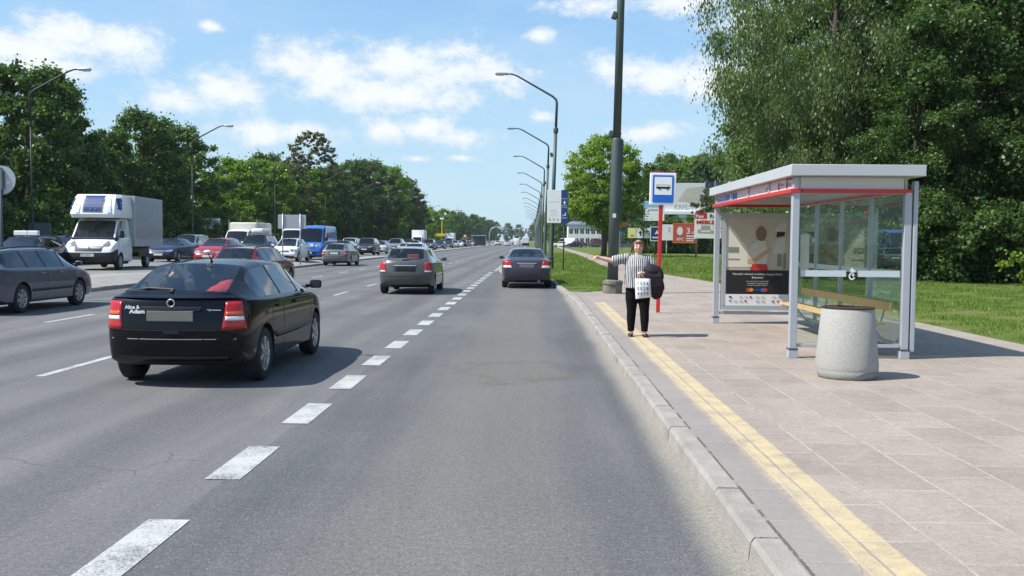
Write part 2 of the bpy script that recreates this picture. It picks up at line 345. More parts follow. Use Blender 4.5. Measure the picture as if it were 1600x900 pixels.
def marking(name, col, worn):
    m = bpy.data.materials.new(name); m.use_nodes = True; nt = m.node_tree; b = nt.nodes['Principled BSDF']; b.inputs['Roughness'].default_value = .7
    tcn = N(nt, 'ShaderNodeTexCoord'); a = noise(nt, tcn.outputs['Object'], 2.2, 6, .7); c = noise(nt, tcn.outputs['Object'], 70, 3, .7)
    f = mth(nt, 'ADD', mth(nt, 'MULTIPLY', a, .5), mth(nt, 'MULTIPLY', c, .5))
    q = N(nt, 'ShaderNodeMapRange'); nt.links.new(f, q.inputs[0]); q.inputs[1].default_value = worn-.09; q.inputs[2].default_value = worn+.05
    x = N(nt, 'ShaderNodeMix', data_type='RGBA'); nt.links.new(q.outputs[0], x.inputs[0]); x.inputs[6].default_value = (.14,.14,.14,1); x.inputs[7].default_value = (*col,1)
    nt.links.new(x.outputs[2], b.inputs['Base Color']); return m
M['mark'] = marking('road marking paint', (.45,.45,.43), .475)
def paving():
    m = bpy.data.materials.new('concrete paving slabs'); m.use_nodes = True; nt = m.node_tree; b = nt.nodes['Principled BSDF']; b.inputs['Roughness'].default_value = .88
    tcn = N(nt, 'ShaderNodeTexCoord'); v = tcn.outputs['Object']
    # wobble so that the joints are not ruler straight
    wob = N(nt, 'ShaderNodeTexNoise'); wob.inputs['Scale'].default_value = 1.2; wob.inputs['Detail'].default_value = 4; nt.links.new(v, wob.inputs['Vector'])
    ws = N(nt, 'ShaderNodeVectorMath', operation='SCALE'); nt.links.new(wob.outputs['Color'], ws.inputs[0]); ws.inputs['Scale'].default_value = .05
    va = N(nt, 'ShaderNodeVectorMath', operation='ADD'); nt.links.new(v, va.inputs[0]); nt.links.new(ws.outputs[0], va.inputs[1])
    mp = N(nt, 'ShaderNodeMapping'); mp.inputs['Rotation'].default_value = (0,0,R(90)); mp.inputs['Location'].default_value = (0.1,-.14,0); nt.links.new(va.outputs[0], mp.inputs[0])
    br = N(nt, 'ShaderNodeTexBrick'); nt.links.new(mp.outputs[0], br.inputs['Vector']); br.inputs['Scale'].default_value = 1
    br.inputs['Brick Width'].default_value = .70; br.inputs['Row Height'].default_value = .50; br.inputs['Mortar Size'].default_value = .013; br.inputs['Mortar Smooth'].default_value = .9; br.inputs['Bias'].default_value = 0
    br.inputs['Color1'].default_value = (.268,.222,.186,1); br.inputs['Color2'].default_value = (.315,.262,.220,1); br.inputs['Mortar'].default_value = (.50,.45,.39,1)
    patch = noise(nt, v, .9, 6, .65); dirt = noise(nt, v, 3.5, 6, .7); fine = noise(nt, v, 60, 3, .7)
    # joints come and go: some filled with pale sand, some with dark soil
    j2 = N(nt, 'ShaderNodeMix', data_type='RGBA'); jf = N(nt, 'ShaderNodeMapRange'); nt.links.new(dirt, jf.inputs[0]); jf.inputs[1].default_value = .46; jf.inputs[2].default_value = .6
    nt.links.new(jf.outputs[0], j2.inputs[0]); j2.inputs[6].default_value = (.40,.355,.31,1); j2.inputs[7].default_value = (.26,.235,.20,1); nt.links.new(j2.outputs[2], br.inputs['Mortar'])
    grit = noise(nt, v, 17, 6, .8); k = mth(nt, 'ADD', -.36, mth(nt, 'MULTIPLY', grit, .8)); k = mth(nt, 'ADD', k, mth(nt, 'ADD', mth(nt, 'MULTIPLY', patch, .62), mth(nt, 'ADD', mth(nt, 'MULTIPLY', dirt, .50), mth(nt, 'MULTIPLY', fine, .80))))
    s = N(nt, 'ShaderNodeVectorMath', operation='SCALE'); nt.links.new(br.outputs['Color'], s.inputs[0]); nt.links.new(k, s.inputs['Scale'])
    # cracks
    vo = N(nt, 'ShaderNodeTexVoronoi', feature='DISTANCE_TO_EDGE'); vo.inputs['Scale'].default_value = .55; nt.links.new(va.outputs[0], vo.inputs['Vector'])
    ck = mth(nt, 'MULTIPLY', mth(nt, 'LESS_THAN', vo.outputs['Distance'], .0022), mth(nt, 'GREATER_THAN', patch, .57))
    x = N(nt, 'ShaderNodeMix', data_type='RGBA'); nt.links.new(mth(nt, 'MULTIPLY', ck, .7), x.inputs[0]); nt.links.new(s.outputs[0], x.inputs[6]); x.inputs[7].default_value = (.12,.10,.09,1)
    # the rows between kerb and stripe are greyer, newer slabs
    sxx = N(nt, 'ShaderNodeSeparateXYZ'); nt.links.new(v, sxx.inputs[0])
    gx_ = N(nt, 'ShaderNodeMix', data_type='RGBA'); nt.links.new(mth(nt, 'MULTIPLY', mth(nt, 'LESS_THAN', sxx.outputs[0], 1.57), .5), gx_.inputs[0]); nt.links.new(x.outputs[2], gx_.inputs[6]); gx_.inputs[7].default_value = (.225,.212,.208,1); x = gx_
    dk_ = N(nt, 'ShaderNodeMix', data_type='RGBA'); dj = mth(nt, 'LESS_THAN', mth(nt, 'ABSOLUTE', mth(nt, 'SUBTRACT', mth(nt, 'ADD', sxx.outputs[0], mth(nt, 'MULTIPLY', mth(nt, 'SUBTRACT', fine, .5), .03)), 1.335)), .010); nt.links.new(mth(nt, 'MULTIPLY', mth(nt, 'MULTIPLY', dj, mth(nt, 'GREATER_THAN', dirt, .47)), .75), dk_.inputs[0]); nt.links.new(x.outputs[2], dk_.inputs[6]); dk_.inputs[7].default_value = (.05,.045,.035,1); x = dk_
    # worn yellow warning stripe painted over two rows of slabs
    sx = N(nt, 'ShaderNodeSeparateXYZ'); nt.links.new(v, sx.inputs[0])
    ed = mth(nt, 'MULTIPLY', mth(nt, 'SUBTRACT', noise(nt, v, 2.0, 5, .7), .5), .16)
    X = mth(nt, 'ADD', sx.outputs[0], ed)
    def rng(a, b_, src, soft):
        q = N(nt, 'ShaderNodeMapRange', interpolation_type='SMOOTHSTEP'); nt.links.new(src, q.inputs[0]); q.inputs[1].default_value = a; q.inputs[2].default_value = a+soft
        q2 = N(nt, 'ShaderNodeMapRange', interpolation_type='SMOOTHSTEP'); nt.links.new(mth(nt, 'ADD', sx.outputs[0], mth(nt, 'MULTIPLY', ed, .2)), q2.inputs[0]); q2.inputs[1].default_value = b_; q2.inputs[2].default_value = b_+.02; q2.inputs[3].default_value = 1; q2.inputs[4].default_value = 0
        return mth(nt, 'MULTIPLY', q.outputs[0], q2.outputs[0])
    yl = mth(nt, 'MULTIPLY', rng(1.54, 1.86, X, .14), mth(nt, 'LESS_THAN', sx.outputs[1], 24.5))
    wear = N(nt, 'ShaderNodeMapRange'); nt.links.new(mth(nt, 'ADD', mth(nt, 'MULTIPLY', dirt, .6), mth(nt, 'MULTIPLY', fine, .4)), wear.inputs[0]); wear.inputs[1].default_value = .38; wear.inputs[2].default_value = .56; wear.inputs[3].default_value = .22; wear.inputs[4].default_value = .80
    yj = mth(nt, 'GREATER_THAN', mth(nt, 'ABSOLUTE', mth(nt, 'SUBTRACT', mth(nt, 'ADD', sx.outputs[0], mth(nt,'MULTIPLY',ed,.15)), 1.72)), .009)
    yf = mth(nt, 'MULTIPLY', mth(nt, 'MULTIPLY', yl, wear.outputs[0]), yj)
    y = N(nt, 'ShaderNodeMix', data_type='RGBA'); nt.links.new(yf, y.inputs[0]); nt.links.new(x.outputs[2], y.inputs[6]); y.inputs[7].default_value = (.55,.44,.235,1)
    nt.links.new(y.outputs[2], b.inputs['Base Color'])
    bn = N(nt, 'ShaderNodeBump'); bn.inputs['Strength'].default_value = .35; bn.inputs['Distance'].default_value = .008
    nt.links.new(mth(nt, 'ADD', mth(nt, 'MULTIPLY', br.outputs['Fac'], -.6), mth(nt, 'MULTIPLY', fine, .5)), bn.inputs['Height']); nt.links.new(bn.outputs[0], b.inputs['Normal'])
    return m
M['paving'] = paving()
def grassmat():
    m = bpy.data.materials.new('mown grass'); m.use_nodes = True; nt = m.node_tree; b = nt.nodes['Principled BSDF']; b.inputs['Roughness'].default_value = .95; b.inputs['Specular IOR Level'].default_value = .1
    v = N(nt, 'ShaderNodeTexCoord').outputs['Object']; a = noise(nt, v, .35, 6, .65); c = noise(nt, v, 9, 4, .7)
    q = N(nt, 'ShaderNodeMapRange'); nt.links.new(mth(nt, 'ADD', mth(nt, 'MULTIPLY', a, .7), mth(nt, 'MULTIPLY', c, .3)), q.inputs[0]); q.inputs[1].default_value = .38; q.inputs[2].default_value = .66
    x = N(nt, 'ShaderNodeMix', data_type='RGBA'); nt.links.new(q.outputs[0], x.inputs[0]); x.inputs[6].default_value = (.055,.115,.016,1); x.inputs[7].default_value = (.19,.18,.065,1)
    nt.links.new(x.outputs[2], b.inputs['Base Color'])
    bn = N(nt, 'ShaderNodeBump'); bn.inputs['Strength'].default_value = .8; bn.inputs['Distance'].default_value = .05; nt.links.new(c, bn.inputs['Height']); nt.links.new(bn.outputs[0], b.inputs['Normal'])
    return m
M['grass'] = grassmat()

bm = bmesh.new(); bmesh.ops.create_grid(bm, x_segments=2, y_segments=2, size=1500)
struct(bm_obj('ground', bm, 'grass', loc=(0, 500, -.06)))
YS = [-30, 0, 12, 24, 26, 28, 29.5, 31, 32.5, 34, 36, 37.8, 39, 40.5, 42.5, 44.5, 46, 48, 50, 52, 55, 58, 80, 120, 200, 400, 800, 1150]
sheet('road', [(y, [-13.6, -2.13], 0) for y in YS], 'asphalt')
sheet('bus_bay', [(y, [-2.13, kx(y)], 0.002) for y in YS if y <= 58], 'asphaltbay')
zo = lambda y: float(np.interp(y, [45, 95], [.30, .13]))
sheet('median', [(y, [-13.75, -14.9, -14.95 if y > 37 else -16.2], [.118, zo(y)+.006, zo(y)+.008]) for y in (-30, 20, 36, 38, 45, 60, 75, 90, 95, 1150)], 'median')
sheet('opposite_road', [(y, [-14.85, -26.2], zo(y)) for y in (-30, 45, 60, 75, 95, 300, 1150)], 'asphaltold')
sheet('far_verge', [(y, [-26.4, -1200], zo(y)+.1) for y in (-30, 45, 60, 75, 95, 1150)], 'grass')
# kerbs: one stone section swept along its line, with joints and chipped edges
def kerb(name, line, w, h, side, m='kerb', z0=0):
    bm = bmesh.new(); rnd = random.Random(5)
    pts = []
    for (x0, y0), (x1, y1) in zip(line, line[1:]):
        d = math.hypot(x1-x0, y1-y0); n = max(1, int(round(d/1.0))) if y0 < 70 else max(1, int(d/12))
        for i in range(n): pts.append(((x0+(x1-x0)*i/n, y0+(y1-y0)*i/n), (x0+(x1-x0)*(i+1)/n, y0+(y1-y0)*(i+1)/n)))
    for (a, b) in pts:
        g = .003; dx, dy = b[0]-a[0], b[1]-a[1]; L = math.hypot(dx, dy); dx /= L; dy /= L; nx, ny = dy*side, -dx*side
        jz = rnd.uniform(-.006, .006); jx = rnd.uniform(-.006, .006)
        sec = [(-.015+jx, -.05), (0+jx, h-.03+jz), (.02+jx, h+jz), (w+jx, h+jz), (w+jx, -.05)]
        za = z0(a[1]) if callable(z0) else z0; zb_ = z0(b[1]) if callable(z0) else z0
        r0 = [bm.verts.new((a[0]+dx*g+nx*u, a[1]+dy*g+ny*u, za+v)) for u, v in sec]
        r1 = [bm.verts.new((b[0]-dx*g+nx*u, b[1]-dy*g+ny*u, zb_+v)) for u, v in sec]
        for k in range(4): bm.faces.new((r0[k], r0[k+1], r1[k+1], r1[k]))
        bm.faces.new(r0[::-1]); bm.faces.new(r1)
    return struct(bm_obj(name, bm, m))
KL = [(kx(y), y) for y in [-20, 24, 26, 28, 29.5, 31, 32.5, 34, 36, 37.8, 39, 40.5, 42.5, 44.5, 46, 48, 50, 52, 55, 58, 100, 1150]]
kerb('kerb', KL, .15, .125, 1)
kerb('median_kerb', [(-13.6, -20), (-13.6, 60), (-13.6, 1150)], .15, .12, -1)
kerb('opposite_kerb', [(-26.2, -20), (-26.2, 60), (-26.2, 1150)], .2, .11, -1, z0=zo)
sheet('verge', [(y, [kx(y)+.148, kx(y)+1.2, 3.2, 6, 12, 40, 1200], .108) for y in YS], 'grass')
PV = [(1.315,-20),(1.315,24),(1.225,28),(1.15,29.6),(1.7,29.2),(2.1,29.9),(2.8,30.1),(3.15,34),(3.7,42),(4.5,58),(5.15,100),(6.1,230),(7.6,420),(9.0,420),(7.6,230),(6.75,100),(6.15,58),(6.2,48),(6.9,40),(7.5,32),(7.7,20),(7.6,-20)]
poly('pavement', PV, ZP, 'paving')
# lane markings
def marks(name, segs, z=.004):
    bm = bmesh.new()
    for x0, x1, y0, y1 in segs:
        za, zb_ = (z(y0), z(y1)) if callable(z) else (z, z)
        bm.faces.new([bm.verts.new(p) for p in ((x0,y0,za),(x1,y0,za),(x1,y1,zb_),(x0,y1,zb_))])
    return struct(bm_obj(name, bm, 'mark'))
segs = [(-2.27, -2.02, 4.49+2.03*i-.0, 5.56+2.03*i) for i in range(-3, 23)]
marks('bay_edge_marking', segs, .006)
segs = [(-2.10, -1.98, 52.5, 270)]
for i in range(-2, 60):
    segs.append((-5.98, -5.86, 11.3+5.7*i, 13.4+5.7*i)); segs.append((-9.62, -9.50, 18.5+5.7*i, 20.6+5.7*i))
marks('lane_marking', segs)
segs = []
for i in range(0, 40): segs += [(-18.06,-17.94, 5+8*i, 8+8*i), (-21.86,-21.74, 5+8*i, 8+8*i)]
marks('opposite_lane_marking', segs, lambda y: zo(y)+.006)

# grass blades near the camera
def blades(name, areas, m, seed=1):
    rg = np.random.default_rng(seed); V = []; F = 0
    for (fx0, fx1, y0, y1, dens, h) in areas:
        n = int((y1-y0)*abs(fx1(.5*(y0+y1))-fx0(.5*(y0+y1)))*dens)
        y = rg.uniform(y0, y1, n); t = rg.uniform(0, 1, n)
        xa = np.array([fx0(q) for q in y]); xb = np.array([fx1(q) for q in y]); x = xa+(xb-xa)*t
        # tufts
        tuft = .6 + .8*np.clip(np.sin(x*2.1+np.sin(y*1.3)*2)*np.sin(y*1.7+np.cos(x)*1.5), -.5, 1)
        hh = h*rg.uniform(.4, 1.1, n)*tuft; a = rg.uniform(0, 2*np.pi, n); w = h*.13*rg.uniform(.6, 1.4, n); le = rg.uniform(0, .6, n)*hh; la = rg.uniform(0, 2*np.pi, n)
        p = np.stack([x, y, np.full(n, .10)], 1); d = np.stack([np.cos(a), np.sin(a), np.zeros(n)], 1)*w[:,None]
        tip = p + np.stack([np.cos(la)*le, np.sin(la)*le, hh], 1)
        V.append(np.stack([p-d, p+d, tip], 1).reshape(-1, 3))
    V = np.concatenate(V); me = bpy.data.meshes.new(name); nf = len(V)//3
    me.vertices.add(len(V)); me.vertices.foreach_set('co', V.astype(np.float32).ravel())
    me.loops.add(len(V)); me.loops.foreach_set('vertex_index', np.arange(len(V), dtype=np.int32))
    me.polygons.add(nf); me.polygons.foreach_set('loop_start', np.arange(0, len(V), 3, dtype=np.int32)); me.update(calc_edges=True)
    return struct(link(name, me, m), 'stuff')
M['blade'] = leafmat('grass blades', (.065,.15,.016), (.24,.29,.065), .4, clump=.6)
C_ = lambda c: (lambda y: c)
px_ = lambda y: np.interp(y, [-20, 20, 32, 40, 48, 58, 100, 230], [7.6, 7.7, 7.5, 6.9, 6.2, 6.15, 6.75, 7.6])
pl_ = lambda y: np.interp(y, [29, 30, 34, 42, 58, 100, 230], [1.9, 2.8, 3.15, 3.7, 4.5, 5.15, 6.1])
kk = lambda y: kx(y)+.17
blades('grass_blades', [(px_, C_(15), 12, 24, 330, .085), (px_, C_(21), 24, 40, 210, .11), (px_, C_(17), 40, 60, 80, .14), (px_, C_(18), 60, 110, 25, .2),
                 (kk, pl_, 29.7, 38, 380, .10), (kk, pl_, 38, 52, 200, .12), (kk, pl_, 52, 80, 70, .15), (kk, pl_, 80, 120, 25, .2)], 'blade')
# ------------------------------------------------------------------ cars
NB = 4
def body_mesh(P):
    """loft a car body from stations; returns evaluated mesh with material slots
       0 paint 1 windscreen 2 rear window 3 side windows 4 black trim 5 wheel wells"""
    L, W, H = P['L'], P['W'], P['H']; hw = W/2
    def interp(tab, y):
        if y <= tab[0][0]: return tab[0][1]
        for (a, p), (b, q) in zip(tab, tab[1:]):
            if y <= b: return p+(q-p)*(y-a)/(b-a)
        return tab[-1][1]
    ys = sorted(P['ys']); n = len(ys)
    zl0 = P.get('zl', .2)
    bm = bmesh.new(); rings = []
    for i, y in enumerate(ys):
        zb = interp(P['belt'], y); zt = interp(P['top'], y); w = interp(P['wid'], y)*hw; wt = interp(P['wtop'], y)*hw; th = interp(P.get('crown', [(0, .06)]), y)
        zl = zl0 + interp(P.get('lift', [(0,.10),(.35,.0),(L-.4,.0),(L,.06)]), y)
        lm = zl + (zb-zl)*.38; um = zb - (zb-zl)*.28
        end = -1 if i == 0 else (1 if i == n-1 else 0)
        lean = {'b': .10, 's0': .05, 's1': 0, 's2': .015, 's3': .07, 's4': .10, 't': .12}
        if end == -1: lean.update(P.get('leanr', {}))
        if end == 1: lean.update(P.get('leanf', {'s2': .03, 's3': .11, 's4': .15, 't': .2}))
        yy = lambda k: y - end*lean[k] if end else y
        half = [(0, zl, yy('b')), (.3*w, zl, yy('b')), (.6*w, zl, yy('b')), (.84*w, zl, yy('b')),
                (.97*w, zl+.05, yy('s0')), (1.0*w, lm, yy('s1')), (.993*w, um, yy('s2')), (.965*w, zb, yy('s3')), (.965*w-.03, zb+.025, yy('s4')),
                (wt, max(zt-th, zb+.03), yy('t')), (wt-.065, zt-.35*th, yy('t')), (.5*wt, zt-.06*th, yy('t')), (0, zt, yy('t'))]
        ring = {}
        for k, (x, z, yv) in enumerate(half):
            ring[k] = bm.verts.new((x, yv-L/2, z)); ring[-k] = ring[k] if k in (0, 12) else bm.verts.new((-x, yv-L/2, z))
        rings.append(ring)
    cr = bm.edges.layers.float.new('crease_edge')
    ws0, ws1 = P['wscreen']; rw0, rw1 = P['rwin']; pil = P['pillars']; sw0, sw1 = P['swin']
    for i in range(n-1):
        a, b = rings[i], rings[i+1]; ym = .5*(ys[i]+ys[i+1])
        for s in (1, -1):
            for k in range(12):
                q = (a[s*k], a[s*(k+1)], b[s*(k+1)], b[s*k])
                if s < 0: q = q[::-1]
                f = bm.faces.new(q); mi = 0
                if k in (10, 11) and ws0 < ym < ws1: mi = 1
                if k in (10, 11) and rw0 < ym < rw1: mi = 2
                if k == 8 and sw0 < ym < sw1:
                    mi = 3
                    if any(abs(ym-p) < .06 for p in pil): mi = 4
                if k <= 3: mi = 4
                if P.get('blackbumper') and k in (4, 5) and ym > L-.42: mi = 4
                f.material_index = mi
    for end, ring in ((-1, rings[0]), (1, rings[-1])):
        bulge = P.get('bulge', .10)
        grid = []
        bot = [ring[k] for k in (-3, -2, -1, 0, 1, 2, 3)]; top = [ring[k] for k in (-9, -10, -11, 12, 11, 10, 9)]
        rows = [bot]
        for r in range(4, 9):
            s = ring[r].co; row = [ring[-r]]
            for fx in (-.66, -.33, 0, .33, .66):
                row.append(bm.verts.new((s.x*fx, s.y + end*bulge*(1-fx*fx)**.8*1.0, s.z + (.0 if r < 7 else .012*(1-fx*fx)))))
            row.append(ring[r]); rows.append(row)
        for k in range(1, 6):                                          # bulge the top edge too
            top[k].co.y += end*bulge*.9*(1-((k-3)/3)**2)
        for k in range(0, 7): bot[k].co.y += end*bulge*.7*(1-((k-3)/3.3)**2)
        rows.append(top)
        for ra, rb in zip(rows, rows[1:]):
            for k in range(6):
                q = (ra[k], ra[k+1], rb[k+1], rb[k])
                f = bm.faces.new(q if end < 0 else q[::-1]); f.material_index = 0
                if P.get('blackbumper') and ra is not rows[-2] and (ra is rows[0] or ra is rows[1] or ra is rows[2]): f.material_index = 4
    bmesh.ops.recalc_face_normals(bm, faces=bm.faces[:])
    for e in bm.edges:
        ms = {f.material_index for f in e.link_faces}
        if len(ms) > 1: e[cr] = .75
    for i in range(n-1):
        for k, c in ((7, .55), (8, .45), (9, .25)):
            for s in (1, -1):
                e = bm.edges.get((rings[i][s*k], rings[i+1][s*k]))
                if e: e[cr] = max(e[cr], c)
    for (yk, c) in P.get('creaseys', []):
        i = min(range(n), key=lambda q: abs(ys[q]-yk))
        for k in range(8, 12):
            for s in (1, -1):
                e = bm.edges.get((rings[i][s*k], rings[i][s*(k+1) if k < 11 else 12]))
                if e: e[cr] = max(e[cr], c)
    me = bpy.data.meshes.new('b'); bm.to_mesh(me); bm.free()
    for _ in range(6): me.materials.append(None)
    o = bpy.data.objects.new('b', me); COL.objects.link(o)
    sm = o.modifiers.new('s', 'SUBSURF'); sm.levels = 2; sm.render_levels = 2
    # wheel wells
    cb = bmesh.new(); r = P['r']+P.get('gap', .045)
    for ya in (P['rear'], P['rear']+P['wb']):
        for s in (1, -1):
            bmesh.ops.create_cone(cb, cap_ends=True, segments=40, radius1=r, radius2=r, depth=.6,
                                  matrix=Matrix.Translation((s*(hw-.26+.3), ya-L/2, P['r']+.01)) @ Matrix.Rotation(R(90), 4, 'Y'))
    cm = bpy.data.meshes.new('c'); cb.to_mesh(cm); cb.free()
    for _ in range(6): cm.materials.append(None)
    cm.polygons.foreach_set('material_index', [5]*len(cm.polygons))
    co = bpy.data.objects.new('c', cm); COL.objects.link(co)
    bo = o.modifiers.new('b', 'BOOLEAN'); bo.operation = 'DIFFERENCE'; bo.object = co; bo.solver = 'EXACT'
    dg = bpy.context.evaluated_depsgraph_get(); dg.update()
    out = bpy.data.meshes.new_from_object(o.evaluated_get(dg))
    bpy.data.objects.remove(o); bpy.data.objects.remove(co)
    return out
def split_by_mat(me):
    out = {}
    for mi in range(6):
        bm = bmesh.new(); bm.from_mesh(me)
        bmesh.ops.delete(bm, geom=[f for f in bm.faces if f.material_index != mi], context='FACES')
        if not bm.faces: bm.free(); continue
        for f in bm.faces: f.material_index = 0
        out[mi] = bm
    return out
def islands(bm):
    seen = set(); res = []
    bm.faces.ensure_lookup_table()
    for f in bm.faces:
        if f.index in seen: continue
        st = [f]; comp = []; seen.add(f.index)
        while st:
            g = st.pop(); comp.append(g.index)
            for e in g.edges:
                for h in e.link_faces:
                    if h.index not in seen: seen.add(h.index); st.append(h)
        res.append(comp)
    return res
def sub_bm(bm, idx):
    nb = bm.copy(); nb.faces.ensure_lookup_table(); keep = set(idx)
    bmesh.ops.delete(nb, geom=[f for f in nb.faces if f.index not in keep], context='FACES'); return nb
class Skin:
    """lays lamps, seams and plates onto the body by casting rays at it"""
    def __init__(s, me): s.t = BVHTree.FromPolygons([v.co.copy() for v in me.vertices], [tuple(p.vertices) for p in me.polygons])
    def hit(s, p, d, off):
        h = s.t.ray_cast(Vector(p), Vector(d).normalized(), 3.0)
        if h[0] is None:
            h = s.t.find_nearest(Vector(p))
            return h[0] - Vector(d).normalized()*off
        return h[0] - Vector(d).normalized()*off
    def patch(s, c, d, nu=8, nv=8, off=.006, bm=None, skirt=.03):
        own = bm is None; bm = bm or bmesh.new(); c = [Vector(q) for q in c]; d = Vector(d).normalized()
        g = []
        for j in range(nv+1):
            row = []
            for i in range(nu+1):
                u, v = i/nu, j/nv
                p = c[0]*(1-u)*(1-v)+c[1]*u*(1-v)+c[2]*u*v+c[3]*(1-u)*v
                row.append(bm.verts.new(s.hit(p, d, off)))
            g.append(row)
        for j in range(nv):
            for i in range(nu): bm.faces.new((g[j][i], g[j][i+1], g[j+1][i+1], g[j+1][i]))
        rim = g[0] + [r[-1] for r in g[1:]] + g[-1][-2::-1] + [r[0] for r in g[-2:0:-1]]
        low = [bm.verts.new(v.co + d*skirt) for v in rim]
        for k in range(len(rim)):
            k2 = (k+1) % len(rim); bm.faces.new((rim[k], rim[k2], low[k2], low[k]))
        return bm
    def strip(s, pts, d, w, off=.003, bm=None, axis=(0,1,0)):
        bm = bm or bmesh.new(); ax = Vector(axis)*(w/2)
        for a, b in zip(pts, pts[1:]):
            a, b = Vector(a), Vector(b)
            s.patch([a-ax, a+ax, b+ax, b-ax], d, 1, max(2, int((b-a).length/.08)), off, bm, .006)
        return bm
def wheel(parent, x, y, r, w, style, side):
    wo = None
    bm = bmesh.new(); rr = r*.66 if style != 'steel' else r*.62
    lathe(bm, [(rr, -w/2+.01), (r-.035, -w/2), (r-.008, -w/2+.02), (r, -w/2+.045), (r, w/2-.045), (r-.008, w/2-.02), (r-.035, w/2), (rr, w/2-.01), (rr-.01, 0)], 36, 'X', close=True)
    wo = bm_obj('wheel', bm, 'tyre', parent, sharp=50, loc=(x, y, r))
    bm = bmesh.new()
    # dish, facing out in +x (side=1) or -x
    o = side*(w/2-.035)
    lathe(bm, [(rr+.004, o+side*.02), (rr-.012, o+side*.022), (rr-.03, o), (rr*.5, o-side*.0), (.045, o+side*.022), (0.0001, o+side*.024)], 32, 'X', cap0=False)
    bmesh.ops.recalc_face_normals(bm, faces=bm.faces[:])
    nsp = 7 if style == 'cap' else 5
    for k in range(nsp):
        a = 2*math.pi*k/nsp
        rot = Matrix.Rotation(a, 4, 'X')
        m_ = rot @ Matrix.Translation((o+side*.012, 0, rr*.52))
        v = bmesh.ops.create_cube(bm, size=1)['verts']; bmesh.ops.transform(bm, matrix=m_ @ Matrix.Diagonal((.022, rr*.26, rr*.84, 1)), verts=v)
    nf0 = len(bm.faces)
    for k in range(nsp):
        a = 2*math.pi*(k+.5)/nsp
        m_ = Matrix.Rotation(a, 4, 'X') @ Matrix.Translation((o+side*.0045, 0, rr*.68))
        v = bmesh.ops.create_cube(bm, size=1)['verts']; bmesh.ops.transform(bm, matrix=m_ @ Matrix.Diagonal((.006, rr*(.22 if style == 'cap' else .42), rr*(.3 if style == 'cap' else .5), 1)), verts=v)
    bm.faces.ensure_lookup_table()
    for f in bm.faces[nf0:]: f.material_index = 1
    bm_obj('rim', bm, ['rim', 'blackplastic'], wo, sharp=35)
    return wo
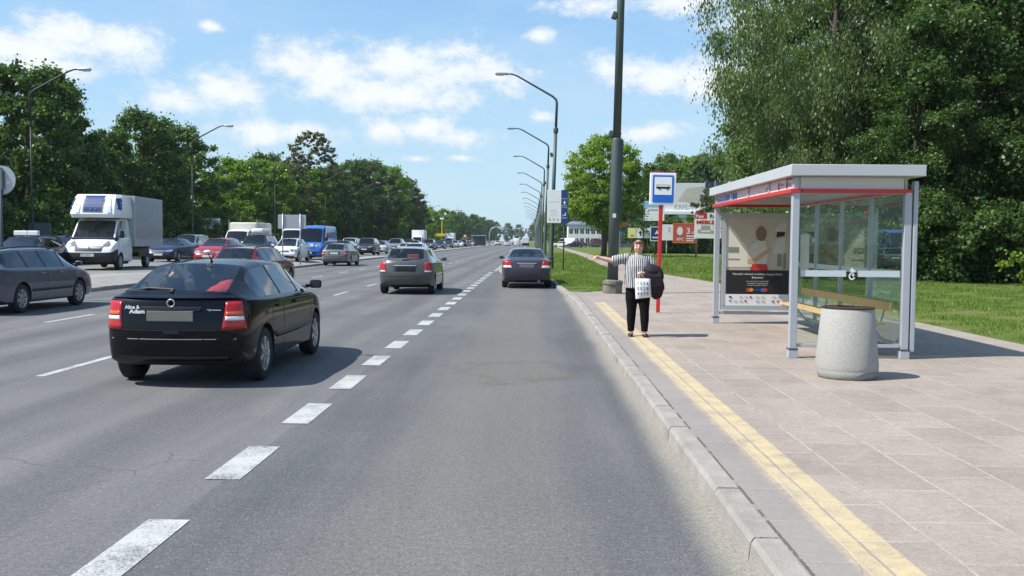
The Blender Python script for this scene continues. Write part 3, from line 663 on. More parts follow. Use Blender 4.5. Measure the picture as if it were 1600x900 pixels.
def build_car(name, P, label, cat, group=None, color=(.5,.5,.5)):
    root = thing(name, (0,0,0), label, cat, group)
    me = body_mesh(P); sk = Skin(me); L, W, H = P['L'], P['W'], P['H']; hw = W/2; detail = P.get('detail', 1)
    parts = split_by_mat(me)
    paint = P.get('paintmat', 'paint')
    bd = bm_obj('body', parts[0], paint, root, sharp=40); bd.color = (*color, 1)
    tr = bm_obj('underbody', bmesh_join(parts.get(4), parts.get(5)), 'blackplastic', root, sharp=40)
    gm = P.get('glass', 'carglass')
    if 1 in parts: bm_obj('windscreen', parts[1], gm, root, smooth=True)
    if 2 in parts: bm_obj('rear_window', parts[2], P.get('rglass', gm), root, smooth=True)
    if 3 in parts:
        for comp in islands(parts[3]): bm_obj('side_window', sub_bm(parts[3], comp), P.get('sglass', gm), root, smooth=True)
    Y = lambda v: v-L/2
    # cabin
    zb = P['beltz']; c0, c1 = P['cabin']
    bm = bmesh.new(); box(bm, 0, Y((c0+c1)/2), zb*.5+.08, W-.22, c1-c0, zb-.30, .04)
    box(bm, 0, Y(c1-.10), zb-.06, W-.30, .45, .12, .05)
    if P.get('steer', True): lathe(bm, [(.165,0),(.185,.012),(.185,.03),(.165,.03)], 20, 'Y', (-.36, Y(c1-.45), zb-.0), close=True)
    bm_obj('cabin_floor', bm, 'interior', root, sharp=40)
    for row_y in P['seats']:
        for sx in ((-.36, .36) if row_y == max(P['seats']) else (-.40, 0, .40)):
            bm = bmesh.new(); rt = Matrix.Rotation(R(14), 4, 'X')
            ht = P.get('seath', .56)
            fr = row_y == max(P['seats'])
            box(bm, sx, Y(row_y), zb-.20+(.10 if fr else .0), .46 if fr else .40, .14, ht, .06, rt)
            box(bm, sx, Y(row_y)-.08, zb+.20-(.0 if fr else .06), .26, .10, .17, .045, rt)
            tube(bm, [(sx-.06, Y(row_y)-.06, zb+.02), (sx-.06, Y(row_y)-.075, zb+.15)], .008, 6); tube(bm, [(sx+.06, Y(row_y)-.06, zb+.02), (sx+.06, Y(row_y)-.075, zb+.15)], .008, 6)
            bm_obj('seat', bm, 'seat', root, sharp=40)
    # wheels
    wx = hw-P.get('tw', .2)/2-.015
    for ya in (P['rear'], P['rear']+P['wb']):
        for s in (1, -1): wheel(root, s*wx, Y(ya), P['r'], P.get('tw', .2), P.get('wstyle', 'cap'), s)
    rear_ok = not P.get('norear')
    # tail lamps (quads in (x, z) on the rear, wrapping round the corner)
    T = P['tail']                                             # xin, xout, z0, z1, shape of inner edge
    for s in ((1, -1) if rear_ok else ()):
        d = Vector((-s*.55, 1, 0))
        def corner(x, z): return Vector((s*x, Y(0)-.0, z)) - d*.8 + d*0
        xi, xo, z0, z1 = T[:4]; xi1 = T[4] if len(T) > 4 else xi; xo1 = T[5] if len(T) > 5 else xo
        q = [corner(xi, z0), corner(xo, z0), corner(xo1, z1), corner(xi1, z1)]
        lamp = bm_obj('tail_lamp', sk.patch(q, d, 8, 8, .012), 'redlens', root, smooth=True)
        def sub(v0, v1, nm, m_):
            a = lambda t: (q[0].lerp(q[3], t), q[1].lerp(q[2], t))
            p0, p1 = a(v0); p3, p2 = a(v1)
            e = .06; bm_obj(nm, sk.patch([p0.lerp(p1, e), p1.lerp(p0, e), p2.lerp(p3, e), p3.lerp(p2, e)], d, 8, 3, .016, None, .01), m_, lamp, smooth=True)
        for v0, v1, m_ in P.get('tailbands', [(.3, .48, 'clearlens')]): sub(v0, v1, 'lamp_band', m_)
    # head lamps
    Hh = P['head']
    for s in (1, -1):
        d = Vector((-s*.55, -1, 0)); corner = lambda x, z: Vector((s*x, Y(L), z)) - d*.8
        xi, xo, z0, z1, z2 = Hh
        bm_obj('headlamp', sk.patch([corner(xi, z0), corner(xo, z0+.04), corner(xo, z2), corner(xi, z1)], d, 8, 6, .010), 'headlens', root, smooth=True)
    fy = Y(L)+.6; ry = Y(0)-.6
    gx, gz0, gz1 = P['grille']
    g = bm_obj('grille', sk.patch([(-gx, fy, gz0), (gx, fy, gz0), (gx*1.08, fy, gz1), (-gx*1.08, fy, gz1)], (0,-1,0), 10, 3, .008), 'blackplastic', root)
    bm_obj('grille_bar', sk.patch([(-gx, fy, gz1-.012), (gx, fy, gz1-.012), (gx*1.06, fy, gz1+.01), (-gx*1.06, fy, gz1+.01)], (0,-1,0), 10, 1, .014), 'chrome', root)
    if P.get('intake'):
        a, b, c = P['intake']; bm_obj('air_intake', sk.patch([(-a*.9, fy, b), (a*.9, fy, b), (a, fy, c), (-a, fy, c)], (0,-1,0), 10, 3, .008), 'blackplastic', root)
    pz = P.get('fplate', .42)
    h = sk.hit((0, fy, pz), (0,-1,0), 0).y
    bm_obj('front_plate', B(0, h+.012, pz, .52, .02, .115, .006), 'plate', root)
    if rear_ok: pz = P.get('rplate', .85); h = sk.hit((0, ry, pz), (0,1,0), 0).y
    if rear_ok: bm_obj('rear_plate', B(0, h-.006, pz, .52, .02, .115, .006), P.get('rplatemat', 'plate'), root)
    # plate recess and handle strip
    if rear_ok and P.get('darkrecess', 1): bm_obj('plate_recess', sk.patch([(-.33, ry, pz-.09), (.33, ry, pz-.09), (.36, ry, pz+.09), (-.36, ry, pz+.09)], (0,1,0), 8, 3, .003), 'blackplastic' if P.get('darkrecess', 1) else paint, root)
    if rear_ok: bm_obj('plate_light_bar', sk.patch([(-.34, ry, pz+.085), (.34, ry, pz+.085), (.34, ry, pz+.105), (-.34, ry, pz+.105)], (0,1,0), 8, 1, .022), P.get('barmat', 'blackplastic'), root)
    # mirrors
    my = P['mirror']
    for s in (1, -1):
        bm = bmesh.new(); x = s*(hw+.085)
        mz = P.get('mirsz', 1); box(bm, x-s*.015, Y(my), zb+.075*mz, .165, .08, .115*mz**2, .03, seg=3); box(bm, s*(hw-.02), Y(my)+.02, zb+.05, .12, .05, .04, .012)
        mo = bm_obj('wing_mirror', bm, P.get('mirrormat', paint), root, sharp=40); mo.color = (*color, 1)
        bm_obj('mirror_glass', B(x-s*.015, Y(my)-.042, zb+.075*mz, .125, .006, .08*mz, .002), 'mirror', mo)
    # door handles, seams
    for s in (1, -1):
        d = (-s, 0, 0); X = s*(hw+.5)
        for yv in (P['seams'] if detail else ()):
            bm_obj('door_seam', sk.strip([(X, Y(yv), P.get('zl', .2)+.12), (X, Y(yv), zb+.02)], d, .012, .002), 'black', root)
        for yv in P['handles']:
            bm = sk.patch([(X, Y(yv)-.10, zb-.13), (X, Y(yv)+.10, zb-.13), (X, Y(yv)+.10, zb-.095), (X, Y(yv)-.10, zb-.095)], d, 6, 2, .028, None, .012)
            ho = bm_obj('door_handle', bm, P.get('handlemat', paint), root, smooth=True); ho.color = (*color, 1)
        if P.get('molding'):
            z0, z1, ya, yb = P['molding']
            bm_obj('side_moulding', sk.patch([(X, Y(ya), z0), (X, Y(yb), z0), (X, Y(yb), z1), (X, Y(ya), z1)], d, 24, 2, .014, None, .02), P.get('moldmat', 'blackplastic'), root, smooth=True)
    # tailgate and bumper seams
    bms = bmesh.new(); bmh = bmesh.new(); zt0 = P.get('gatez', .62)
    if rear_ok: sk.strip([(-.78*hw, ry, zt0), (.78*hw, ry, zt0)], (0,1,0), .012, .002, bms, (0,0,1))
    for s in ((1, -1) if rear_ok else ()): sk.strip([(s*.78*hw, ry, zt0), (s*.80*hw, ry, T[3]+.02)], (0,1,0), .012, .002, bms, (1,0,0))
    if P.get('hoodseam', 1):
        sk.strip([(-.62*hw, fy, P['grille'][2]+.03), (.62*hw, fy, P['grille'][2]+.03)], (0,-1,0), .012, .002, bmh, (0,0,1))
    bm_obj('bonnet_seam', bmh, 'black', root)
    if rear_ok: bm_obj('tailgate_seam', bms, 'black', root)
    else: bms.free()
    # wipers
    for (x0, x1) in ((-.5, .05), (.05, .6)):
        pa = sk.hit((x0, Y(P['wscreen'][0])+.10, 2.5), (0,0,-1), .015); pb = sk.hit((x1, Y(P['wscreen'][0])+.02, 2.5), (0,0,-1), .02)
        bm = bmesh.new(); tube(bm, [pa, pb], .010, 6); bm_obj('windscreen_wiper', bm, 'blackplastic', root)
    if P.get('rails'):
        for s in (1, -1):
            xr = s*(P['wtop'][2][1]*hw-.07); bm = bmesh.new(); y0, y1 = P['rails']
            zz = lambda yv: sk.hit((xr, Y(yv), 3), (0,0,-1), 0).z
            ps = [(xr, Y(y0), zz(y0)-.01)] + [(xr, Y(y0+(y1-y0)*t), zz(y0+(y1-y0)*t)+.035+.02*math.sin(math.pi*t)) for t in (.06,.2,.4,.6,.8,.94)] + [(xr, Y(y1), zz(y1)-.01)]
            tube(bm, ps, .017, 8)
            bm_obj('roof_rail', bm, 'black', root, smooth=True)
    if P.get('exhaust', 1):
        bm = bmesh.new(); lathe(bm, [(.022, -.1), (.03, -.1), (.03, .1), (.022, .1)], 14, 'Y', (-.45, Y(.12), P.get('zl', .2)+.04), close=True); bm_obj('exhaust_pipe', bm, 'aludark', root, smooth=True)
    return root, sk, Y
def bmesh_join(a, b):
    if a is None: return b
    if b is None: return a
    me = bpy.data.meshes.new('j'); b.to_mesh(me); b.free(); a.from_mesh(me); bpy.data.meshes.remove(me); return a

def P_hatch(L=4.11, W=1.71, H=1.425, **k):
    P = dict(L=L, W=W, H=H, wb=2.61, rear=.72, r=.31, zl=.20, beltz=.97,
        ys=[0, .14, .34, .60, .88, 1.15, 1.50, 1.57, 2.0, 2.40, 2.47, 2.78, 3.02, 3.30, 3.55, 3.85, L],
        belt=[(0,.98),(1.5,.955),(3.0,.93),(3.5,.86),(3.9,.72),(L,.64)],
        top=[(0,1.035),(.88,H-.045),(1.5,H),(2.2,H),(2.47,H-.03),(2.78,1.24),(3.02,1.12),(3.30,.985),(3.7,.90),(3.95,.80),(L,.70)],
        wid=[(0,.86),(.14,.94),(.34,.98),(.7,1),(3.3,1),(3.7,.98),(3.9,.93),(L,.82)], bulge=.13,
        wtop=[(0,.74),(.88,.66),(2.0,.67),(2.47,.66),(3.30,.80),(3.9,.76),(L,.66)],
        crown=[(0,.04),(.88,.075),(2.4,.08),(3.3,.05),(L,.03)],
        wscreen=(2.47,3.30), rwin=(.14,.88), swin=(.60,3.30), pillars=[1.535, 2.435], cabin=(.45, 3.05), seats=[1.15, 2.05],
        creaseys=[(.14,.5),(.88,.5),(2.47,.4),(3.30,.5)],
        tail=(.53,.86,.665,.975,.60,.80), tailbands=[(.33,.47,'clearlens'),(.50,.64,'amberlens')],
        head=(.42,.84,.62,.74,.78), grille=(.36,.60,.70), intake=(.5,.28,.40), fplate=.47, rplate=.80,
        mirror=2.95, seams=[1.02, 1.535, 2.55+.45], handles=[1.42-.12, 2.30-.15], gatez=.66)
    P.update(k); return P
def P_sedan(L=4.60, W=1.80, H=1.43, **k):
    P = dict(L=L, W=W, H=H, wb=2.72, rear=.98, r=.325, zl=.19, beltz=.96,
        ys=[0, .16, .45, .80, 1.15, 1.45, 1.75, 2.02, 2.09, 2.5, 2.90, 2.97, 3.22, 3.48, 3.75, 4.05, 4.35, L],
        belt=[(0,.97),(.9,.975),(2.0,.95),(3.6,.90),(4.1,.82),(4.4,.70),(L,.62)],
        top=[(0,1.02),(.16,1.04),(.70,1.05),(1.45,H-.045),(2.0,H),(2.6,H),(2.97,H-.035),(3.22,1.24),(3.48,1.11),(3.75,.985),(4.1,.90),(4.4,.78),(L,.68)],
        wid=[(0,.88),(.16,.94),(.45,.98),(.8,1),(3.7,1),(4.1,.985),(4.4,.94),(L,.84)],
        wtop=[(0,.80),(.70,.80),(1.45,.64),(2.5,.655),(2.97,.645),(3.75,.80),(4.4,.74),(L,.62)],
        crown=[(0,.03),(.7,.035),(1.45,.08),(2.9,.08),(3.75,.05),(L,.03)],
        wscreen=(2.97,3.75), rwin=(.80,1.45), swin=(1.15,3.75), pillars=[2.055, 2.935], cabin=(.95, 3.5), seats=[1.55, 2.5],
        creaseys=[(.80,.4),(1.45,.5),(2.97,.4),(3.75,.5)],
        tail=(.50,.88,.70,.90,.50,.86), tailbands=[(.05,.30,'clearlens')],
        head=(.46,.88,.60,.70,.76), grille=(.36,.56,.68), intake=(.55,.25,.38), fplate=.45, rplate=.80,
        mirror=3.42, seams=[1.30, 2.055, 3.40], handles=[1.85-.05, 2.75-.1], gatez=.66)
    P.update(k); return P
def P_wagon(L=4.52, W=1.77, H=1.43, **k):
    P = dict(L=L, W=W, H=H, wb=2.64, rear=.93, r=.32, zl=.20, beltz=.97,
        ys=[0, .14, .34, .55, .80, 1.20, 1.27, 1.60, 1.98, 2.05, 2.5, 2.85, 2.92, 3.18, 3.42, 3.68, 3.98, 4.28, L],
        belt=[(0,.98),(2.0,.955),(3.5,.93),(3.9,.87),(4.3,.72),(L,.62)],
        top=[(0,1.03),(.14,1.10),(.55,H-.05),(1.2,H-.01),(2.6,H),(2.92,H-.03),(3.18,1.24),(3.42,1.11),(3.68,.985),(4.05,.90),(4.35,.78),(L,.68)],
        wid=[(0,.90),(.14,.95),(.34,.98),(.8,1),(3.6,1),(4.0,.985),(4.3,.94),(L,.84)],
        wtop=[(0,.74),(.55,.66),(2.5,.67),(2.92,.66),(3.68,.80),(4.3,.74),(L,.62)],
        crown=[(0,.04),(.55,.07),(2.85,.08),(3.68,.05),(L,.03)],
        wscreen=(2.92,3.68), rwin=(.0,.55), swin=(.34,3.68), pillars=[1.235, 2.015, 2.885], cabin=(.40, 3.45), seats=[1.5, 2.45],
        creaseys=[(.55,.5),(2.92,.4),(3.68,.5)],
        tail=(.58,.87,.66,.95,.66,.86), tailbands=[(.35,.5,'clearlens')],
        head=(.44,.86,.60,.70,.76), grille=(.36,.56,.68), intake=(.55,.25,.38), fplate=.45, rplate=.80,
        mirror=3.36, seams=[1.15, 2.015, 3.34], handles=[1.80-.05, 2.70-.1], gatez=.60, rails=(.5, 2.7), rglass='darkglass')
    P.update(k); return P
def P_suv(L=4.45, W=1.84, H=1.72, **k):
    P = dict(L=L, W=W, H=H, wb=2.65, rear=.88, r=.365, zl=.30, beltz=1.12,
        ys=[0, .14, .34, .55, .80, 1.20, 1.27, 1.60, 1.98, 2.05, 2.5, 2.85, 2.92, 3.12, 3.32, 3.52, 3.85, 4.2, L],
        belt=[(0,1.13),(2.0,1.11),(3.4,1.09),(3.8,1.03),(4.2,.92),(L,.82)],
        top=[(0,1.18),(.14,1.26),(.5,H-.06),(1.2,H-.01),(2.6,H),(2.92,H-.04),(3.12,1.46),(3.32,1.29),(3.52,1.14),(3.9,1.08),(4.25,.98),(L,.88)],
        wid=[(0,.90),(.14,.95),(.34,.98),(.8,1),(3.6,1),(4.0,.985),(4.3,.94),(L,.88)],
        wtop=[(0,.76),(.55,.70),(2.5,.71),(2.92,.70),(3.52,.84),(4.2,.78),(L,.70)],
        crown=[(0,.04),(.55,.07),(2.85,.08),(3.52,.05),(L,.03)],
        wscreen=(2.92,3.52), rwin=(.0,.55), swin=(.34,3.52), pillars=[1.235, 2.015, 2.885], cabin=(.40, 3.3), seats=[1.5, 2.35],
        creaseys=[(.55,.5),(2.92,.4),(3.52,.5)],
        tail=(.62,.90,.80,1.15,.68,.88), head=(.46,.88,.78,.90,.94), grille=(.38,.70,.86), intake=(.6,.40,.52), fplate=.60, rplate=.85,
        mirror=3.20, seams=[1.15, 2.015, 3.20], handles=[1.75, 2.60], gatez=.70, rails=(.5, 2.6), rglass='darkglass', seath=.62)
    P.update(k); return P
def P_van(L=5.4, W=2.0, H=2.45, **k):
    P = dict(L=L, W=W, H=H, wb=3.3, rear=.95, r=.345, zl=.30, beltz=1.35,
        ys=[0, .14, .30, .8, 1.6, 2.4, 3.2, 3.27, 3.8, 4.20, 4.27, 4.45, 4.65, 4.90, 5.1, 5.25, L],
        belt=[(0,1.36),(4.3,1.34),(4.9,1.12),(5.2,.98),(L,.86)],
        top=[(0,H-.06),(.3,H),(3.6,H),(4.05,H-.06),(4.27,H-.22),(4.45,1.86),(4.65,1.55),(4.90,1.24),(5.2,1.06),(L,.92)],
        wid=[(0,.96),(.14,.985),(.3,1),(4.8,1),(5.1,.97),(5.25,.94),(L,.86)],
        wtop=[(0,.84),(.3,.86),(4.0,.85),(4.27,.82),(4.90,.88),(5.2,.82),(L,.72)],
        crown=[(0,.10),(4.0,.12),(4.5,.08),(L,.04)],
        wscreen=(4.27,4.90), rwin=(-1,-1), swin=(3.27,4.90), pillars=[4.235], cabin=(3.0, 4.7), seats=[3.55, 3.75], steer=True,
        creaseys=[(4.27,.4),(4.90,.5)], lift=[(0,.0),(L,0)], leanr={'s4':0,'t':.03,'s3':0,'b':.02,'s0':.0},
        tail=(.86,.97,.85,1.35,.86,.97), head=(.56,.92,.90,1.04,1.14), grille=(.44,.80,.92), intake=(.6,.42,.58), fplate=.50, rplate=.9,
        mirror=4.55, seams=[3.2, 4.45], handles=[3.45], gatez=.5, exhaust=0, hoodseam=1, mirsz=1.6, mirrormat='blackplastic', seath=.7, bulge=.12)
    P.update(k); return P
# ------------------------------------------------------------------ vehicles
def place(o, x, y, rz=0, z=0):
    o.location = (x, y, z); o.rotation_euler = (0, 0, R(rz)); return o
def recolor(o, c):
    for k in kids(o):
        if len(k.data.materials) and k.data.materials[0] == M['paint']: k.color = (*c, 1)
OUR = 'cars driving away on the near carriageway'
# the black hatchback in front
P = P_hatch(paintmat='blackpaint', exhaust=0, darkrecess=0, barmat='black', rplatemat='plateblur', molding=(.47,.55,.95,3.05), moldmat='black', handlemat='blackplastic', r=.315,
            rplate=.815)
hb, sk, Y = build_car('hatchback', P, 'glossy black hatchback with white scribbled stickers on its tailgate', 'car', OUR, (.0035,.0036,.006))
place(hb, -4.0, 12.60)
hb_kids = kids(hb)
# rear spoiler lip, wiper, aerial, badge, stickers, bumper strip
bm = bmesh.new()
for k in range(12):
    pass
sp_ = sk.patch([(-.72, Y(-.5), 1.012), (.72, Y(-.5), 1.012), (.70, Y(-.5), 1.038), (-.70, Y(-.5), 1.038)], (0,1,0), 16, 1, .035, None, .05)
o = bm_obj('boot_spoiler', sp_, 'blackpaint', hb, sharp=40); o.color = (.0035,.0036,.006,1)
bm = bmesh.new(); pa = sk.hit((-.05, Y(-.3), 1.11), (0,1,0), .03); pb = sk.hit((-.62, Y(-.3), 1.075), (0,1,0), .03); pc = sk.hit((-.05, Y(-.3), 1.07), (0,1,0), .02)
tube(bm, [pc, pa+Vector((0,0,-.01)), (pa+pb)/2+Vector((0,-.01,.02)), pb], [.022,.016,.012,.009], 8); bm_obj('rear_wiper', bm, 'blackplastic', hb, smooth=True)
bm = bmesh.new(); pa = sk.hit((.06, Y(1.12), 2), (0,0,-1), -.004); tube(bm, [pa, pa+Vector((0,-.03,.03)), pa+Vector((0,-.16,.12))], [.016,.010,.004], 8)
an = bm_obj('roof_aerial', bm, 'blackplastic', hb, smooth=True)
bm = bmesh.new(); bmesh.ops.create_icosphere(bm, subdivisions=2, radius=.028, matrix=Matrix.Translation(pa+Vector((0,-.165,.125))) @ Matrix.Diagonal((1.7,.8,.8,1))); bm_obj('aerial_ribbon', bm, 'white', an, smooth=True)
hy = sk.hit((0, Y(-.5), .955), (0,1,0), .012).y
bm = bmesh.new(); lathe(bm, [(.034,-.004),(.047,-.004),(.047,.004),(.034,.004)], 28, 'Y', (0, hy, .958), close=True); bm_obj('emblem_ring', bm, 'silverlamp', hb, smooth=True)
bm = bmesh.new(); zz = [(-.07,-.006),(-.012,-.004),(-.018,.014),(.07,.006),(.012,.004),(.018,-.014)]
f = bm.faces.new([bm.verts.new((x, hy-.008, .958+z)) for x, z in zz]); bmesh.ops.extrude_face_region(bm, geom=[f]); bm_obj('emblem_bolt', bm, 'silverlamp', hb)
def on_back(name, u0, u1, z0, z1, m, off=.006): return bm_obj(name, sk.patch([(u0, Y(-.5), z0), (u1, Y(-.5), z0), (u1, Y(-.5), z1), (u0, Y(-.5), z1)], (0,1,0), 6, 3, off, None, .004), m, hb)
on_back('bumper_strip', -.70, .70, .555, .563, 'chrome', .004)
on_back('bumper_lip', -.66, .60, .33, .365, 'blackplastic', .01)
on_back('tow_flap', -.07, .10, .625, .65, 'black', .014)
on_back('number_lamp_bar', -.33, .33, .878, .892, 'black', .03)
sh = Sheet((-.505, sk.hit((-.30, Y(-.5), .87), (0,1,0), .02).y, .845), (1,0,0), (0,0,1), (0,-1,0), hb)
sh.text('Alina &', 0.0, .05, .055, 'white', bold=.002); sh.text('Adam', 0.05, .0, .06, 'white', bold=.003, sx=1.2)
sh = Sheet((.40, sk.hit((.38, Y(-.5), .87), (0,1,0), .016).y, .868), (1,0,0), (0,0,1), (0,-1,0), hb)
sh.polys('badge_script', [[(0,.02),(.02,.03),(.035,.0),(.05,.022),(.04,.03),(.03,.012)]], 'chrome'); sh.rect('badge_script', [(.055,.012,.16,.022)], 'chrome')
sh = Sheet((-.10, sk.hit((0, Y(-.5), 1.09), (0,1,0), .012).y, 1.075), (1,0,0), (0,-.0,1), (0,-1,0), hb)
# passenger in a red top seen through the rear window
bm = bmesh.new()
def rem(bm, name, m, parent, vox, it=4, loc=None):
    me = bpy.data.meshes.new(name); bm.to_mesh(me); bm.free()
    o = bpy.data.objects.new('r', me); COL.objects.link(o)
    mo = o.modifiers.new('r', 'REMESH'); mo.mode = 'VOXEL'; mo.voxel_size = vox
    ms = o.modifiers.new('s', 'SMOOTH'); ms.iterations = it; ms.factor = .5
    dg = bpy.context.evaluated_depsgraph_get(); dg.update(); out = bpy.data.meshes.new_from_object(o.evaluated_get(dg)); bpy.data.objects.remove(o)
    out.materials.clear(); out.name = name
    return link(name, out, m, parent, smooth=True, loc=loc)
def ball(bm, c, r, sub=2):
    bmesh.ops.create_icosphere(bm, subdivisions=sub, radius=1, matrix=Matrix.Translation(c) @ Matrix.Diagonal((r[0], r[1], r[2], 1) if not isinstance(r, (int, float)) else (r, r, r, 1)))
ball(bm, (0,0,.62), (.085,.10,.12)); tube(bm, [(0,0,.38),(0,0,.56)], [.07,.055], 12); ball(bm, (0,0,.18), (.20,.13,.27)); tube(bm, [(-.17,0,.36),(-.26,.05,.12),(-.16,.30,.10)], [.07,.055,.04], 10); tube(bm, [(.17,0,.36),(.26,.05,.12),(.16,.30,.10)], [.07,.055,.04], 10); ball(bm, (-.1,.2,-.02), (.1,.25,.09)); ball(bm, (.1,.2,-.02), (.1,.25,.09))
M['redcloth'] = mat('red cloth', (.50,.03,.03), .85, var=.15, vscale=15); M['bluecloth'] = mat('dark blue cloth', (.02,.03,.07), .85, var=.15, vscale=15)
bmc = bm.copy()
pr = rem(bm, 'person', 'skin', None, .014, 4); tag(pr, 'passenger in a red top in the black hatchback', 'person'); pr.location = (-3.95+.36, 12.62+.38, .58)
bm = bmesh.new(); ball(bm, (0,0,.20), (.235,.155,.28)); ball(bm, (0,-.02,.37), (.20,.11,.10)); rem(bm, 'red_top', 'redcloth', pr, .016, 4)
bm = bmesh.new(); ball(bm, (0,-.02,.66), (.095,.11,.11)); rem(bm, 'hair', 'hair', pr, .014, 3)
def occupant(x, y, z, lab, cloth):
    o = bpy.data.objects.new('person', pr.data); COL.objects.link(o); o.location = (x, y, z); tag(o, lab, 'person')
    t = bpy.data.objects.new('top_clothes', bpy.data.objects['red_top'].data.copy()); COL.objects.link(t); t.parent = o; t.data.materials.clear(); t.data.materials.append(M[cloth])
    h = bpy.data.objects.new('hair', bpy.data.objects['hair'].data); COL.objects.link(h); h.parent = o
bm = bmesh.new(); ball(bm, (0,0,.05), (.17,.15,.09)); ball(bm, (.08,.05,.10), (.11,.10,.10)); ball(bm, (-.10,-.03,.02), (.12,.10,.06)); tube(bm, [(-.18,.05,.03),(-.02,.10,.14),(.14,.06,.17)], [.03,.04,.03], 8)
rj = rem(bm, 'red_jacket', 'redcloth', None, .014, 2); tag(rj, 'crumpled red jacket behind the rear window of the black hatchback', 'jacket'); rj.location = (-4.0+.34, 10.55+.62, 1.0)
occupant(-3.95-.36, 12.62+.38, .60, 'driver in dark clothes at the wheel of the black hatchback', 'bluecloth')

# grey hatchback ahead, orange papers on its parcel shelf
P = P_hatch(L=4.18, W=1.71, H=1.47, rplatemat='black', barmat='chrome', rplate=.80, tail=(.56,.90,.70,1.0,.64,.87), tailbands=[(.0,.14,'clearlens')], gatez=.56, glass='carglass',
            top=[(0,1.06),(.14,1.12),(.60,1.42),(1.5,1.47),(2.2,1.47),(2.47,1.44),(2.78,1.26),(3.02,1.14),(3.30,1.0),(3.7,.92),(3.95,.82),(4.18,.72)], rwin=(.14,.60), ys=[0,.14,.34,.60,.88,1.15,1.50,1.57,2.0,2.40,2.47,2.78,3.02,3.30,3.55,3.85,4.18],
            wtop=[(0,.76),(.6,.66),(2.0,.68),(2.47,.66),(3.30,.80),(3.9,.76),(4.18,.66)], creaseys=[(.14,.5),(.6,.5),(2.47,.4),(3.3,.5)])
hc, sk2, Y2 = build_car('hatchback', P, 'dark olive grey hatchback with orange papers behind its rear window', 'car', OUR, (.075,.077,.072)); place(hc, -3.88, 31.2)
M['orange'] = mat('orange card', (.55,.13,.05), .8, var=.2, vscale=14)
bm = bmesh.new(); box(bm, .17, Y2(.62), 1.16, .36, .05, .15, .01); bm_obj('orange_papers', bm, 'orange', hc)
hy = sk2.hit((0, -3, 1.0), (0,1,0), .014).y
bm = bmesh.new(); lathe(bm, [(.038,-.004),(.05,-.004),(.05,.004),(.038,.004)], 20, 'Y', (0, hy, .985), close=True); bm_obj('emblem_ring', bm, 'chrome', hc)
bm = bmesh.new(); pa = sk2.hit((-.08, Y2(-.3), 1.06), (0,1,0), .03); pb = sk2.hit((.5, Y2(-.3), 1.10), (0,1,0), .03); tube(bm, [pa, (pa+pb)/2+Vector((0,0,.02)), pb], [.02,.012,.009], 8); bm_obj('rear_wiper', bm, 'blackplastic', hc)
# dark saloon standing in the mouth of the bay
P = P_sedan(L=4.60, W=1.80, H=1.43, rplatemat='plateblur', darkrecess=0, barmat='chrome', tail=(.46,.93,.72,.98,.60,.90), tailbands=[(.04,.36,'clearlens')], gatez=.66)
hs, sk3, Y3 = build_car('saloon_car', P, 'dark plum grey saloon parked at the far end of the bus bay by the grass', 'car', OUR, (.040,.038,.052)); place(hs, -.20, 35.7, .5)
bm_obj('exhaust_tip', (lambda b: (lathe(b, [(.03,-.08),(.04,-.08),(.04,.08),(.03,.08)], 16, 'Y', (.42, Y3(.1), .26), close=True), b)[1])(bmesh.new()), 'chrome', hs)
# red estate, silver grey estate on the left
P = P_wagon(molding=(.42,.5,1.0,3.3)); rw, _, _ = build_car('estate_car', P, 'dark red estate car with black roof rails behind the black hatchback', 'car', OUR, (.17,.012,.016)); place(rw, -9.35, 32.0, -1)
P = P_wagon(L=4.55, W=1.77, H=1.45, glass='darkglass', molding=(.46,.52,1.15,3.25), tail=(.62,.9,.70,1.10,.62,.86), tailbands=[(.0,.4,'clearlens')], rails=(.4,2.8)); vw, skv, Yv = build_car('estate_car', P, 'grey blue estate car with roof rails cut off by the picture edge', 'car', OUR, (.095,.10,.125)); place(vw, -12.08, 22.1, 0)
P = P_wagon(L=4.4, W=1.74, H=1.44, tail=(.62,.9,.68,.95,.62,.86)); gw, _, _ = build_car('estate_car', P, 'light grey estate car driving in the lane beside the median', 'car', OUR, (.17,.18,.18)); place(gw, -12.4, 61.8)

# prototypes for the queue and the far traffic
protos = {}
protos['hatchback'] = build_car('hatchback', P_hatch(L=3.95, W=1.72, H=1.49, glass='darkglass', detail=0, wstyle='alloy'), '', 'car')[0]
protos['saloon_car'] = build_car('saloon_car', P_sedan(glass='darkglass', detail=0), '', 'car')[0]
protos['estate_car'] = build_car('estate_car', P_wagon(glass='darkglass', detail=0), '', 'car')[0]
protos['suv'] = build_car('off_road_car', P_suv(glass='darkglass', detail=0), '', 'car')[0]
protos['panel_van'] = build_car('panel_van', P_van(glass='darkglass', detail=0), '', 'van')[0]
